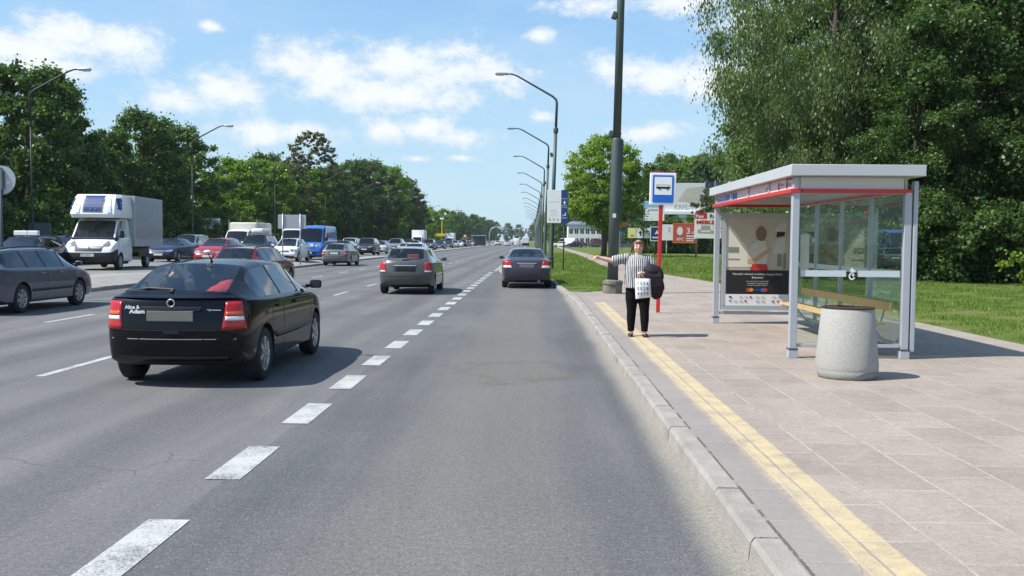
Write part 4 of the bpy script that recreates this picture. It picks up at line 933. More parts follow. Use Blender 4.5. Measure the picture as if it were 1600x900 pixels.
# chassis cab and box
P_cab = lambda **k: dict(P_van(L=2.4, W=2.05, H=2.2, wb=3.75, rear=-2.20, ys=[0,.1,.3,.55,.8,1.15,1.22,1.42,1.65,1.88,2.1,2.28,2.4],
        belt=[(0,1.34),(1.3,1.32),(1.9,1.14),(2.2,1.0),(2.4,.9)], top=[(0,2.2),(.9,2.2),(1.22,2.06),(1.42,1.82),(1.65,1.52),(1.88,1.26),(2.2,1.08),(2.4,.94)],
        wid=[(0,.99),(.3,1),(1.9,1),(2.1,.97),(2.28,.94),(2.4,.86)], wtop=[(0,.84),(1.0,.84),(1.22,.80),(1.88,.86),(2.2,.82),(2.4,.74)], crown=[(0,.08),(1.2,.09),(1.5,.07),(2.4,.04)],
        wscreen=(1.22,1.88), rwin=(-1,-1), swin=(.55,1.88), pillars=[], cabin=(.2,1.75), seats=[.75], creaseys=[(1.22,.4),(1.88,.5)], mirror=1.6, seams=[.45,1.7], handles=[.68],
        head=(.56,.93,.98,1.02,1.22), grille=(.52,.77,.96), intake=(.66,.42,.52), fplate=.62, norear=1, blackbumper=1, lift=[(0,0),(2.4,0)], detail=1), **k)
def box_truck(label, boxh, m_box, pod=False, color=(.75,.75,.75), tarp=False):
    r, s, Yc = build_car('box_van', P_cab(glass='darkglass' if not pod else 'carglass'), label, 'lorry', None, color)
    y1 = -1.2-.06; y0 = y1-4.3
    bm = bmesh.new()
    if tarp:
        box(bm, 0, (y0+y1)/2, .95+(boxh-.95)/2, 2.2, 4.3, boxh-.95, .12, seg=3)
        for v in bm.verts:
            if v.co.z > boxh-.3: v.co.z += .05*math.sin(v.co.y*3)*(1-abs(v.co.x)) 
    else: box(bm, 0, (y0+y1)/2, .95+(boxh-.95)/2, 2.2, 4.3, boxh-.95, .025)
    bx = bm_obj('cargo_box', bm, m_box, r, sharp=35)
    for sx in (1,-1): bm_obj('box_rail', B(sx*1.10, (y0+y1)/2, 1.28, .03, 4.28, .05, .008), 'alu', bx); bm_obj('corner_post', B(sx*1.095, y1-.03, 2.07, .04, .07, boxh-1.0, .01), 'alulight', bx); bm_obj('drop_side', B(sx*1.104, (y0+y1)/2, 1.10, .015, 4.2, .28, .006), 'alu', bx)
    bm_obj('box_rear_door', B(0, y0-.006, .95+(boxh-.95)/2, 2.05, .02, boxh-1.1, .01), 'offwhite', bx)
    bm = bmesh.new(); box(bm, 0, (y0+y1)/2, .78, .9, 4.4, .2, .02); bm_obj('chassis', bm, 'blackplastic', r)
    for sx in (1,-1): bm_obj('side_guard', B(sx*.98, (y0+y1)/2+.5, .62, .05, 1.6, .22, .02), 'blackplastic', r)
    if pod:
        bm = bmesh.new(); vs_ = []
        S = [(.98, 2.16, -1.25, .50), (1.01, 2.30, -1.25, .60), (.99, 2.62, -1.25, .50), (.95, 2.98, -1.25, .24), (.90, boxh, -1.25, .05)]
        rings = []
        for w, z, ya, yb in S:
            rings.append([bm.verts.new(p) for p in ((-w, ya, z), (w, ya, z), (w, yb-.30, z), (w*.82, yb-.06, z), (w*.40, yb, z), (-w*.40, yb, z), (-w*.82, yb-.06, z), (-w, yb-.30, z))])
        for a, b in zip(rings, rings[1:]):
            for k in range(8): bm.faces.new((a[k], a[(k+1)%8], b[(k+1)%8], b[k]))
        bm.faces.new(rings[0][::-1]); bm.faces.new(rings[-1])
        me_ = bpy.data.meshes.new('t'); b2 = bm.copy(); b2.to_mesh(me_); b2.free(); skp = Skin(me_)
        pd = bm_obj('sleeper_pod', bm, 'white', r, sharp=25)
        bm_obj('pod_window', skp.patch([(-.30, 3, 2.42), (.36, 3, 2.42), (.42, 3, 3.08), (-.38, 3, 3.08)], (0,-1,0), 8, 6, .012), 'navy', pd, sharp=40)
        bm_obj('pod_window_frame', skp.patch([(-.36, 3, 2.36), (.42, 3, 2.36), (.48, 3, 3.14), (-.44, 3, 3.14)], (0,-1,0), 8, 6, .007), 'aludark', pd, sharp=40)
        for sx in (1,-1):
            bm_obj('pod_side_window', skp.patch([(sx*2, .12, 2.45), (sx*2, .36, 2.50), (sx*2, .20, 2.95), (sx*2, -.10, 3.0)], (-sx,0,0), 4, 4, .01), 'navy', pd, sharp=40)
            bm_obj('pod_rib', skp.patch([(sx*.56, 3, 2.36), (sx*.70, 3, 2.36), (sx*.62, 3, 3.12), (sx*.52, 3, 3.12)], (0,-1,0), 2, 6, .03), 'white', pd, sharp=40)
        for (bx_, bz_) in ((-.28,2.9),(.3,2.9),(.1,2.5),(-.1,2.5)):
            hp = skp.hit((bx_, 3, bz_), (0,-1,0), .03); bm_obj('pod_hinge', B(hp.x, hp.y, hp.z, .05, .03, .03, .005), 'chrome', pd)
    bm = bmesh.new(); hp = s.hit((0, 3, .88), (0,-1,0), .02); lathe(bm, [(.085,-.01),(.085,.01),(0.0001,.014)], 24, 'Y', (0, hp.y, .88)); bm_obj('emblem', bm, 'silverlamp', r, smooth=True)
    return r, s
M['boxgrey'] = mat('grey box panels', (.36,.37,.38), .6, var=.16, vscale=1.6, detail=8)
M['tarp'] = mat('cream tarpaulin', (.60,.58,.50), .75, var=.10, vscale=1.5, bump=.4, bscale=3)
slv, sks = box_truck('white box van with sleeper pod above its cab and dark front bumper', 3.13, 'boxgrey', pod=True, color=(.78,.78,.78))
place(slv, -18.62, 40.6, 186, .30); slv.scale = (1.03,)*3
sh = Sheet((.26, sks.hit((0, 3, .62), (0,-1,0), .05).y, .575), (-1,0,0), (0,0,1), (0,1,0), slv); sh.text('WI 5486U', .035, .02, .098, 'black', sx=.9)
tarpv, _ = box_truck('', 2.75, 'tarp', tarp=True, color=(.7,.7,.7)); whitet, _ = box_truck('', 3.3, 'white', color=(.75,.75,.75))
protos['tarpaulin_lorry'] = tarpv; protos['white_box_lorry'] = whitet
QG = 'vehicles queueing on the oncoming carriageway'
slv['group'] = QG
for p in list(protos.values()): CH[p] = kids(p)
for p in list(protos.values()):
    for k in CH[p]: CH[k] = kids(k)
COLS = {'white': (.75,.75,.74), 'silver': (.42,.43,.44), 'grey': (.17,.18,.19), 'dark grey': (.055,.058,.062), 'black': (.008,.008,.01), 'dark blue': (.010,.018,.055), 'light blue': (.22,.30,.42),
        'blue': (.03,.13,.48), 'red': (.33,.012,.022), 'dark red': (.16,.012,.016), 'dark green': (.012,.035,.025), 'beige': (.35,.30,.22), 'brown': (.10,.05,.03), 'bright red': (.5,.02,.02), 'navy': (.012,.02,.04)}
LEN = {'hatchback': 3.95, 'saloon_car': 4.6, 'estate_car': 4.52, 'suv': 4.45, 'panel_van': 5.4, 'tarpaulin_lorry': 2.4, 'white_box_lorry': 2.4}
CAT = {'hatchback': 'car', 'saloon_car': 'car', 'estate_car': 'car', 'suv': 'car', 'panel_van': 'van', 'tarpaulin_lorry': 'lorry', 'white_box_lorry': 'lorry'}
used = set()
def vehicle(kind, x, yf, col, label, group, away=False, z=None, rz=0):
    if z is None: z = zo(yf+2)
    p = protos[kind]
    o = p if kind not in used else dup(p)
    used.add(kind); L_ = LEN[kind]
    place(o, x, yf+L_/2, (0 if away else 180)+rz, z)
    if 'lorry' not in kind or True: recolor(o, COLS[col])
    tag(o, label, CAT[kind], group); return o
NM = {'hatchback': 'hatchback', 'saloon_car': 'saloon', 'estate_car': 'estate car', 'suv': 'off-road car', 'panel_van': 'panel van', 'tarpaulin_lorry': 'lorry', 'white_box_lorry': 'box lorry'}
Q = [ # nearest to the median
 ('saloon_car', -17.3, 50.5, 'red', 'red saloon with a headlamp glinting, left of the dark red estate roof'),
 ('hatchback', -15.6, 59.5, 'white', 'white hatchback with black grille below the grey board'),
 ('panel_van', -15.55, 66, 'blue', 'bright blue high-roofed panel van with white script on its bonnet'),
 ('estate_car', -16.7, 82, 'dark green', 'dark green estate car with roof rails behind the light grey estate'),
 ('suv', -16.25, 92, 'black', 'black off-road car with shining headlamps and white plate'),
 ('saloon_car', -16.7, 103, 'silver', 'silver saloon between the black off-road car and a tall grey car'),
 ('suv', -16.3, 112, 'grey', 'tall grey car behind the silver saloon in the queue'),
 ('hatchback', -16.4, 131, 'dark red', 'dark red hatchback over the white roofs in the queue'),
 ('suv', -16.0, 146, 'dark grey', 'dark grey off-road car before the white box lorry'),
 ('estate_car', -16.2, 166, 'dark blue', None), ('saloon_car', -16.2, 184, 'navy', None), ('hatchback', -16.2, 198, 'silver', None), ('saloon_car', -16.2, 210, 'white', None), ('suv', -16.2, 222, 'black', None),
 ('estate_car', -16.2, 236, 'dark red', None), ('saloon_car', -16.2, 250, 'silver', None), ('hatchback', -16.2, 262, 'black', None),
 # middle
 ('saloon_car', -20.3, 36.0, 'dark blue', 'dark blue taxi with two white roof signs above the grey blue estate'),
 ('saloon_car', -21.9, 55.5, 'dark blue', 'dark blue saloon showing behind the box of the white van'),
 ('hatchback', -20.6, 61.5, 'light blue', 'pale blue hatchback roof over the red saloon'),
 ('suv', -18.35, 61.5, 'dark green', 'dark green car carrying a white roof box'),
 ('panel_van', -19.3, 75.5, 'white', 'white high-roofed panel van left of the blue van'),
 ('hatchback', -19.4, 86, 'grey', None), ('suv', -18.9, 97, 'white', 'white off-road car left of the black off-road car'), ('saloon_car', -19.8, 107, 'dark grey', None), ('estate_car', -19.9, 117, 'dark blue', None), ('saloon_car', -19.9, 127, 'light blue', None),
 ('hatchback', -19.9, 137, 'dark grey', None), ('suv', -19.9, 152, 'navy', None), ('white_box_lorry', -20.2, 166, 'white', 'white box lorry above the dark queue, nearer of two'), ('saloon_car', -19.9, 180, 'silver', None),
 ('estate_car', -19.9, 196, 'black', None), ('white_box_lorry', -19.8, 226, 'white', 'white box lorry above the dark queue, farther of two'), ('hatchback', -19.9, 240, 'dark grey', None), ('saloon_car', -19.9, 256, 'white', None),
 # outer
 ('hatchback', -23.6, 44.5, 'black', 'black hatchback half hidden between the taxi and the white van'),
 ('suv', -24.2, 65, 'white', 'white off-road car roof left of the cream tarpaulin lorry'),
 ('tarpaulin_lorry', -22.7, 72, 'white', 'white lorry with a cream tarpaulin box'),
 ('saloon_car', -21.9, 84, 'dark grey', None), ('estate_car', -23.6, 95, 'navy', None), ('saloon_car', -23.7, 106, 'brown', None), ('hatchback', -23.7, 116, 'dark blue', None), ('suv', -23.7, 128, 'dark grey', None), ('saloon_car', -23.7, 140, 'black', None),
 ('estate_car', -23.7, 156, 'silver', None), ('saloon_car', -23.7, 176, 'dark blue', None), ('hatchback', -23.7, 200, 'grey', None), ('saloon_car', -23.7, 224, 'dark grey', None), ('suv', -23.7, 250, 'black', None)]
ORD = 'first second third fourth fifth sixth seventh eighth ninth tenth eleventh twelfth thirteenth fourteenth fifteenth sixteenth seventeenth eighteenth nineteenth twentieth'.split()
lanes = {'median': [], 'middle': [], 'outer': []}
cnt = {'median': 0, 'middle': 0, 'outer': 0}; QO = []
for i, (k, x, y, c, lab) in enumerate(Q):
    ln = 'median' if i < 17 else ('middle' if i < 35 else 'outer')
    if lab is None: lab = f'{c} {NM[k]}, {ORD[cnt[ln]]} vehicle back in the {ln} lane of the oncoming queue'
    cnt[ln] += 1
    QO.append(vehicle(k, x, y, c, lab, QG))
# extras on queue vehicles
bv = QO[2]; sh = Sheet((.42, 2.62, 1.22), (-1,0,0), (0,-.5,.5), (0,.5,.5), bv)
sh = Sheet((.45, 2.745, .985), (-1,0,0), (0,-.35,.9), (0,.9,.35), bv); sh.text('TAG  TIR', .0, .0, .2, 'white', bold=.008)
rb = QO[20]; bm = bmesh.new(); box(bm, -.1, -.2, 1.95, .8, 1.9, .34, .12, seg=3); o = bm_obj('roof_box', bm, 'white', None, sharp=40); tag(o, 'white roof box strapped on the dark green car', 'roof box'); o.location = rb.location; o.rotation_euler = rb.rotation_euler
tx = QO[17]
for (dx, dy, w) in ((.30, .2, .55), (-.28, .35, .42)): bm_obj('taxi_sign', B(dx, dy, 1.53, w, .18, .20, .03), 'white', tx)
# near carriageway, farther on
vehicle('saloon_car', -11.4, 85, 'white', 'white saloon beyond the light grey estate, beside the median', OUR, True, 0)
vehicle('hatchback', -7.75, 62, 'silver', 'silver hatchback whose roof shows over the olive grey hatchback', OUR, True, 0)
F = [('panel_van', -4.8, 300, 'white', 'white panel van waiting at the far traffic signals'), ('tarpaulin_lorry', -1.95, 292, 'dark red', 'lorry with a cream box at the far end of the road'),
     ('saloon_car', -7.6, 290, 'white', 'white saloon at the far signals left of the white van'), ('suv', -8.2, 312, 'grey', 'grey off-road car behind the white saloon at the far signals'),
     ('suv', -11.6, 318, 'white', 'white off-road car beside the curved signal mast'), ('hatchback', -12.0, 340, 'silver', 'silver hatchback beyond the curved signal mast'), ('saloon_car', -9.2, 352, 'white', 'white saloon beyond the far crossing'),
     ('estate_car', -6.9, 372, 'dark grey', 'dark grey estate far beyond the crossing'), ('saloon_car', -3.9, 390, 'silver', 'silver saloon farthest along the road')]
for k, x, y, c, lab in F: vehicle(k, x, y, c, lab, 'distant traffic at the signals', True, 0)
PK = [('panel_van', 9.5, 262, 'white', 'white van parked left of the white office building', 70), ('hatchback', 7.6, 250, 'white', 'white hatchback parked on the verge beyond the path', 80), ('saloon_car', 12.8, 252, 'black', 'black saloon parked before the white office building', 80),
      ('estate_car', 16.8, 250, 'dark grey', 'dark grey estate parked under the round green tree', 85), ('hatchback', 10.5, 232, 'dark blue', 'dark blue hatchback parked beside the footpath', 80)]
for k, x, y, c, lab, rz in PK: vehicle(k, x, y, c, lab, 'cars parked by the office building', True, .11, rz)
# ------------------------------------------------------------------ bus shelter
sh_ = thing('bus_shelter', (3.55, 13.0, ZP), 'grey metal and glass bus shelter with a red stripe under its roof', 'bus shelter')
def part(name, bm, m, parent=sh_, sharp=20, smooth=False): return bm_obj(name, bm, m, parent, smooth=smooth, sharp=None if smooth else sharp)
SW, SL = 1.50, 5.45                                 # depth (x) and length (y) of the frame
POST = [(0, 0), (SW, 0), (0, SL), (SW, SL)]
for i, (x, y) in enumerate(POST):
    bm = bmesh.new(); box(bm, x, y, 1.18, .095, .095, 2.16, .006); p = part('post', bm, 'alu')
    part('post_foot', B(x, y, .055, .125, .125, .11, .006), 'alu', p); part('post_band', B(x, y, .125, .135, .135, .02, .004), 'aludark', p)
part('gutter_pipe', B(SW+.10, .0, 1.25, .06, .10, 2.3, .01), 'alu')
for yv in (1.36, 2.72, 4.08): part('post', B(SW, yv, 1.18, .06, .06, 2.16, .006), 'alu')
# roof
bm = bmesh.new(); box(bm, SW/2+.02, SL/2+.0, 2.53, SW+.28, SL+.42, .15, .008); part('roof', bm, 'alulight')
part('roof_soffit', B(SW/2, SL/2, 2.437, SW+.02, SL+.02, .03), 'alulight')
# sign band below the roof: four panels on the road side, one on each end, divided by short posts
zb0, zb1 = 2.29, 2.45
for yv in (0, 1.36, 2.72, 4.08, SL): part('band_post', B(-.0, yv, 2.37, .07, .08, .16, .004), 'alu')
for k in range(4):
    y0 = 1.36*k+.045; y1 = (1.36*(k+1) if k < 3 else SL)-.045
    part('band_panel', B(.0, (y0+y1)/2, 2.37, .03, y1-y0, .155), 'offwhite')
part('band_panel', B(SW/2, -.0, 2.37, SW-.12, .03, .155), 'offwhite'); part('band_panel', B(SW/2, SL, 2.37, SW-.12, .03, .155), 'offwhite')
part('band_panel', B(SW, SL/2, 2.37, .03, SL-.1, .155), 'offwhite')
part('red_rail', B(-.02, SL/2, 2.262, .13, SL+.14, .055, .006), 'red'); part('red_rail', B(SW+.0, SL/2, 2.265, .10, SL+.1, .045, .006), 'red')
part('red_rail', B(SW/2+.02, -.03, 2.262, SW-.10, .08, .055, .006), 'red'); part('red_rail', B(SW/2, SL+.03, 2.262, SW-.10, .08, .055, .006), 'red')
S = Sheet((-.017, SL-.05, 2.295), (0,-1,0), (0,0,1), (-1,0,0), sh_)
S.rect('band_print', [(.05,.02,1.15,.13)], 'navyprint' if 'navyprint' in M else 'blue'); S.text('ZTM WARSZAWA', .10, .045, .10, 'white', 3)
S.rect('band_print', [(1.42,.02,1.62,.13),(1.66,.02,1.78,.13)], 'blue')
M['maroon'] = mat('maroon print', (.20,.03,.07), .5)
S.polys('band_arrow', [[(4.55,.02),(4.60,.02),(4.60,.12),(4.55,.12)],[(4.98,.02),(5.04,.02),(5.04,.12),(4.98,.12)]], 'maroon')
S.text('Przystanek', 4.64, .07, .055, 'maroon', 2); S.text('na', 4.64, .02, .045, 'maroon', 2); S.text('Linia', 5.08, .05, .08, 'maroon', 2)
S.rect('band_print', [(4.98,.130,5.34,.145)], 'maroon'); S.text('RS', 3.85, .03, .09, 'maroon', 2)
# glass: near end, four panes at the back, far end behind the advert
def pane(name, x0, x1, y0, y1, z0, z1): return part(name, B((x0+x1)/2, (y0+y1)/2, (z0+z1)/2, max(x1-x0, .008), max(y1-y0, .008), z1-z0), 'glass')
pane('end_glass', .06, SW-.06, -.004, .004, .20, 2.22)
yy_ = [0, 1.36, 2.72, 4.08, SL]
for a, b in zip(yy_, yy_[1:]): pane('back_glass', SW-.004, SW+.004, a+.05, b-.05, .20, 2.22)
part('lower_rail', B(SW/2, 0, .17, SW-.12, .05, .045, .006), 'alu'); part('lower_rail', B(SW, SL/2, .17, .05, SL-.12, .045, .006), 'alu')
part('upper_rail', B(SW/2, 0, 2.235, SW-.12, .05, .02), 'alu')
# frosted safety bands with the emblem between them
for (a, b) in ((.09, .70), (.86, 1.42)): part('frosted_band', B((a+b)/2, -.008, 1.15, b-a, .004, .085), 'frost')
for a, b in zip(yy_, yy_[1:]): part('frosted_band', B(SW-.008, (a+b)/2, 1.15, .004, b-a-.16, .085), 'frost')
S = Sheet((.73, -.006, 1.06), (1,0,0), (0,0,1), (0,-1,0), sh_)
ang = [2*math.pi*k/18 for k in range(19)]
crest = [[(.05+.045*math.cos(a)*1.0, .055+.05*math.sin(a)), (.05+.045*math.cos(b), .055+.05*math.sin(b)), (.05+.026*math.cos(b), .055+.03*math.sin(b)), (.05+.026*math.cos(a), .055+.03*math.sin(a))] for a, b in zip(ang[3:17], ang[4:18])]
S.polys('glass_emblem', crest, 'white'); S.polys('glass_emblem_figure', [[(.035,.09),(.06,.10),(.075,.14),(.05,.17),(.025,.15)], [(.07,.10),(.10,.13),(.095,.145),(.06,.12)], [(.05,.06),(.075,.05),(.08,.085),(.055,.10)]], 'white')
# timetable sheet on the back glass
part('timetable_sheet', B(SW-.012, 4.75, 1.35, .006, .55, .75), 'offwhite')
# bench: seat of slats, back rest, frames
be = thing('bench', (0,0,0), '', 'bench'); del be['label']; del be['category']; del be['kind']; be.parent = sh_; be.name = 'bench'
be.location = (SW-.30, SL/2-.35, 0)
for k, xo in enumerate((-.17, -.045, .08)): part('seat_slat', B(xo, 0, .46, .105, 4.3, .035, .006), 'wood', be)
part('backrest', B(.20, .0, .69, .032, 4.35, .12, .006), 'wood', be)
for yv in (-1.9, -.6, .7, 2.0):
    bm = bmesh.new(); tube(bm, [(-.20,yv,.43),(.12,yv,.43),(.16,yv,.46),(.235,yv,.76)], .014, 8); tube(bm, [(-.20,yv,.43),(-.20,yv,.50)], .012, 8); tube(bm, [(-.0,yv,.43),(.27,yv,.12)], .018, 8)
    part('bench_bracket', bm, 'alu', be)
# advert case across the far end
ac = bpy.data.objects.new('advert_case', None); COL.objects.link(ac); ac.parent = sh_; ac.location = (0, SL, 0)
AX0, AX1, AZ0, AZ1 = .10, SW-.06, .27, 2.12
part('case_body', B((AX0+AX1)/2, .0, (AZ0+AZ1)/2, AX1-AX0, .12, AZ1-AZ0), 'alu', ac)
for nm, bx in (('case_frame', ((AX0+AX1)/2, -.072, AZ1-.045, AX1-AX0, .03, .09)), ('case_frame', ((AX0+AX1)/2, -.072, AZ0+.04, AX1-AX0, .03, .08)), ('case_frame', (AX0+.035, -.072, (AZ0+AZ1)/2, .07, .03, AZ1-AZ0-.175)), ('case_frame', (AX1-.035, -.072, (AZ0+AZ1)/2, .07, .03, AZ1-AZ0-.175))):
    part(nm, B(*bx), 'alu', ac)
part('case_foot_rail', B((AX0+AX1)/2, 0, .20, AX1-AX0+.06, .06, .05, .006), 'alu', ac)
pw, ph = AX1-AX0-.14, AZ1-AZ0-.17
M['adbg'] = mat('advert warm wall print', (.50,.46,.36), .35, var=.18, vscale=1.8); M['adlight'] = mat('advert light print', (.72,.68,.56), .35, var=.06, vscale=3); M['adgrey'] = mat('advert grey print', (.36,.37,.34), .35, var=.3, vscale=9)
M['adbrown'] = mat('advert brown print', (.20,.13,.08), .4, var=.2, vscale=8); M['adskin'] = mat('advert skin print', (.52,.34,.20), .4); M['adshirt'] = mat('advert shirt print', (.60,.56,.49), .4, var=.08, vscale=9); M['adorange'] = mat('orange print', (.65,.25,.02), .4); M['adgreen'] = mat('advert green grey print', (.20,.24,.20), .4, var=.2, vscale=7)
S = Sheet((AX0+.07, -.064, AZ0+.08), (1,0,0), (0,0,1), (0,-1,0), ac)
S.rect('poster', [(0,0,pw,ph)], 'adbg', 1)
k = ph/1.68
S.polys('poster_light_beam', [[(.0,.74*k),(.62,.74*k),(.64,.80*k),(.06,1.55*k),(.0,1.50*k)]], 'adlight', 2)
S.rect('poster_shop', [(.04,1.02*k,.24,1.12*k),(.04,.88*k,.26,.90*k)], 'adgreen', 3)
S.rect('poster_clothes', [(.98,.76*k,1.06,1.0*k),(1.09,.70*k,1.14,1.02*k)], 'adgreen', 3); S.polys('poster_jacket', [[(.88,1.02*k),(.98,1.28*k),(1.12,1.30*k),(1.13,.98*k),(1.0,.95*k)],[(.92,1.42*k),(1.0,1.58*k),(1.13,1.58*k),(1.13,1.38*k)]], 'adshirt', 2)
S.polys('poster_jacket', [[(.95,1.31*k),(1.10,1.34*k),(1.12,1.42*k),(.96,1.42*k)]], 'black', 3)
S.polys('poster_shirt', [[(.42,.74*k),(.78,.76*k),(.80,1.05*k),(.74,1.24*k),(.58,1.26*k),(.44,1.12*k),(.40,.95*k)]], 'adshirt', 4)
S.polys('poster_arm', [[(.40,.83*k),(.52,.80*k),(.86,1.06*k),(.82,1.12*k),(.52,.90*k),(.42,.90*k)]], 'adskin', 5)
S.disc('poster_head', [(.66,1.38*k,.10,.14*k)], 'adbrown', 5)
S.polys('poster_trousers', [[(.46,.66*k),(.50,.80*k),(.78,.80*k),(.80,.66*k)]], 'red', 5)
S.rect('poster_caption', [(0,.22*k,pw,.68*k)], 'black', 6); S.rect('poster_footer', [(0,0,pw,.22*k)], 'white', 6)
S.text('Wywołać uśmiech na twarzy mojego klienta:', pw/2, .59*k, .056, 'white', 8, 'CENTER', sx=.93); S.text('Bezcenne', pw/2, .525*k, .056, 'white', 8, 'CENTER')
for q, (tx_, zz_) in enumerate((('są rzeczy, których nie można kupić', .46), ('za wszystkie inne zapłacisz kartą', .42), ('w ponad stu tysiącach sklepów', .385))): S.text(tx_, pw/2, zz_*k, .030, 'offwhite', 8, 'CENTER')
S.disc('card_logo', [(.43,.305*k,.040,.036)], 'red', 8); S.disc('card_logo', [(.485,.305*k,.040,.036)], 'adorange', 9); S.disc('card_logo', [(.70,.305*k,.040,.036)], 'blue', 8); S.disc('card_logo', [(.755,.305*k,.040,.036)], 'red', 9); S.rect('card_strip', [(.54,.285*k,.65,.32*k)], 'navy', 8)
rnd = random.Random(3)
S.disc('partner_logo', [(.09,.165*k,.032,.018),(.09,.09*k,.03,.012)], 'navy', 8)
S.rect('partner_logo', [(.05+.105*i, .155*k, .05+.105*i+.07, .172*k) for i in (2,3,5,6,8,9)]+[(.05+.105*i, .075*k, .05+.105*i+.07, .095*k) for i in (1,2,5,6)], 'adgrey', 8); S.rect('partner_logo', [(.88,.07*k,.93,.10*k),(.98,.07*k,1.03,.10*k)], 'red', 8); S.disc('partner_logo', [(.38,.09*k,.022,.022),(.48,.165*k,.02,.022)], 'red', 8)

# ------------------------------------------------------------------ litter bin
lb = thing('litter_bin', (3.68, 11.15, ZP), 'squat pebble-dashed concrete litter bin with a brown rim before the shelter', 'litter bin')
bm = bmesh.new(); lathe(bm, [(.31,.0),(.318,.02),(.352,.10),(.354,.15),(.295,.80),(.287,.81),(.25,.81),(.25,.45),(.0001,.44)], 56); bm_obj('bin_body', bm, 'concrete', lb, sharp=45)
bm = bmesh.new(); lathe(bm, [(.315,-.0),(.322,.02),(.3545,.098)], 56); bm_obj('bin_base', bm, 'concretesm', lb, smooth=True)
M['rust'] = mat('brown rusty metal', (.055,.028,.02), .7, .3, var=.4, vscale=18)
bm = bmesh.new(); lathe(bm, [(.262,.808),(.298,.808),(.30,.822),(.262,.824)], 48, close=True)
bm_obj('bin_rim', bm, 'rust', lb, sharp=40); bm = bmesh.new(); lathe(bm, [(.14,.83),(.255,.815),(.258,.80),(.14,.815)], 40, close=True); bm_obj('bin_insert', bm, 'rust', lb, sharp=40)

# ------------------------------------------------------------------ poles and signs
def leaned(o, ax, ay=0): o.rotation_euler = (R(ay), R(ax), o.rotation_euler.z); return o
mp = thing('utility_pole', (2.42, 28.7, .10), 'tall thick grey green pole on a crumbling concrete base behind the pointing woman', 'pole')
bm = bmesh.new(); lathe(bm, [(.165,.2),(.158,3.0),(.152,4.62),(.14,4.66)], 24); bm_obj('pole_shaft', bm, 'polegreen', mp, smooth=True)
bm = bmesh.new(); lathe(bm, [(.122,4.6),(.112,8.8),(.10,11.2),(.09,11.25)], 24); bm_obj('upper_shaft', bm, 'polegreen', mp, smooth=True)
bm = bmesh.new(); lathe(bm, [(.29,-.1),(.28,.28),(.27,.30),(.31,.31),(.30,.40),(.18,.43)], 28)
for v in bm.verts: v.co += Vector((random.uniform(-.018,.018), random.uniform(-.018,.018), random.uniform(-.012,.012)))
bm_obj('pole_foundation', bm, 'rubble', mp, sharp=50)
bm_obj('cable_box', B(.165, -.02, 3.4, .07, .10, 2.4, .02), 'polegreen', mp)
for zz_ in (4.65, 8.15): bm = bmesh.new(); box(bm, -.17, 0, zz_+.12, .16, .16, .22, .03, rot=Matrix.Rotation(R(20),4,'Y')); bm_obj('loudspeaker', bm, 'polegreen', mp)
bm = bmesh.new(); tube(bm, [(0,0,11.2),(-.1,0,11.5),(-1.2,0,12.3),(-2.8,0,12.7),(-3.2,0,12.75)], .05, 10); bm_obj('lamp_arm', bm, 'polegreen', mp, smooth=True)
bm_obj('sticker', B(-.02, -.165, 2.35, .10, .012, .12), 'offwhite', mp)
leaned(mp, .95)
def lamp_proto(side, col, label, group, h=9.3, loud=True):
    o = thing('street_lamp', (0,0,0), label, 'street lamp', group)
    r0 = .135 if loud else .08
    bm = bmesh.new(); lathe(bm, [(r0+.04,0),(r0+.03,.5),(r0,.6),(r0-.03,h*.45),(r0-.045,h*.82)], 14); bm_obj('lamp_post', bm, col, o, smooth=True)
    bm = bmesh.new(); tube(bm, [(0,0,h*.82),(0,0,h-.15),(side*.05,0,h+.05),(side*.25,0,h+.22),(side*2.2,0,h+1.25),(side*2.5,0,h+1.35),(side*2.95,0,h+1.38)], [.075,.07,.065,.06,.05,.045,.04], 8); bm_obj('lamp_arm', bm, col, o, smooth=True)
    bm = bmesh.new(); lathe(bm, [(r0-.015, h*.81),(r0+.0, h*.815),(r0+.0, h*.835),(r0-.02, h*.84)], 14, close=True); bm_obj('post_collar', bm, col, o)
    bm = bmesh.new(); box(bm, side*3.1, 0, h+1.36, .72, .26, .13, .05, seg=3); ln = bm_obj('lamp_head', bm, 'silverlamp', o, sharp=40); bm = bmesh.new(); box(bm, side*3.2, 0, h+1.29, .42, .20, .08, .035); bm_obj('lamp_glass', bm, 'clearlens', ln)
    if loud:
        bm = bmesh.new(); box(bm, -.18, 0, h*.68, .16, .14, .24, .03, rot=Matrix.Rotation(R(-20),4,'Y')); bm_obj('loudspeaker', bm, col, o)
    return o
LG = 'street lamps in a row on the verge'; LG2 = 'street lamps behind the oncoming carriageway'
l0 = lamp_proto(-1, 'polegreen', '', LG)
CH[l0] = kids(l0)
for k in CH[l0]: CH[k] = kids(k)
for i in range(14):
    o = l0 if i == 0 else dup(l0)
    y = 53+25.5*i; o.location = (1.02-.004*i, y, .11); leaned(o, 1.7-.05*i)
    lab = 'street lamp holding the white and blue information board' if i == 0 else f'{ORD[i]} street lamp behind the one with the information board' if i < 13 else 'last street lamp of the verge row'
    tag(o, lab if i else lab, 'street lamp', LG)
l1 = lamp_proto(1, 'darkpole', '', LG2, loud=False)
CH[l1] = kids(l1)
for k in CH[l1]: CH[k] = kids(k)
for i in range(13):
    o = l1 if i == 0 else dup(l1)
    o.location = (-28.0, 53+25.3*i, zo(53+25.3*i)+.05); leaned(o, -.3)
    lab = 'dark street lamp before the tall trees left of the white box van' if i == 0 else f'dark street lamp along the left trees, {ORD[i]} from the picture edge'
    tag(o, lab, 'street lamp', LG2)
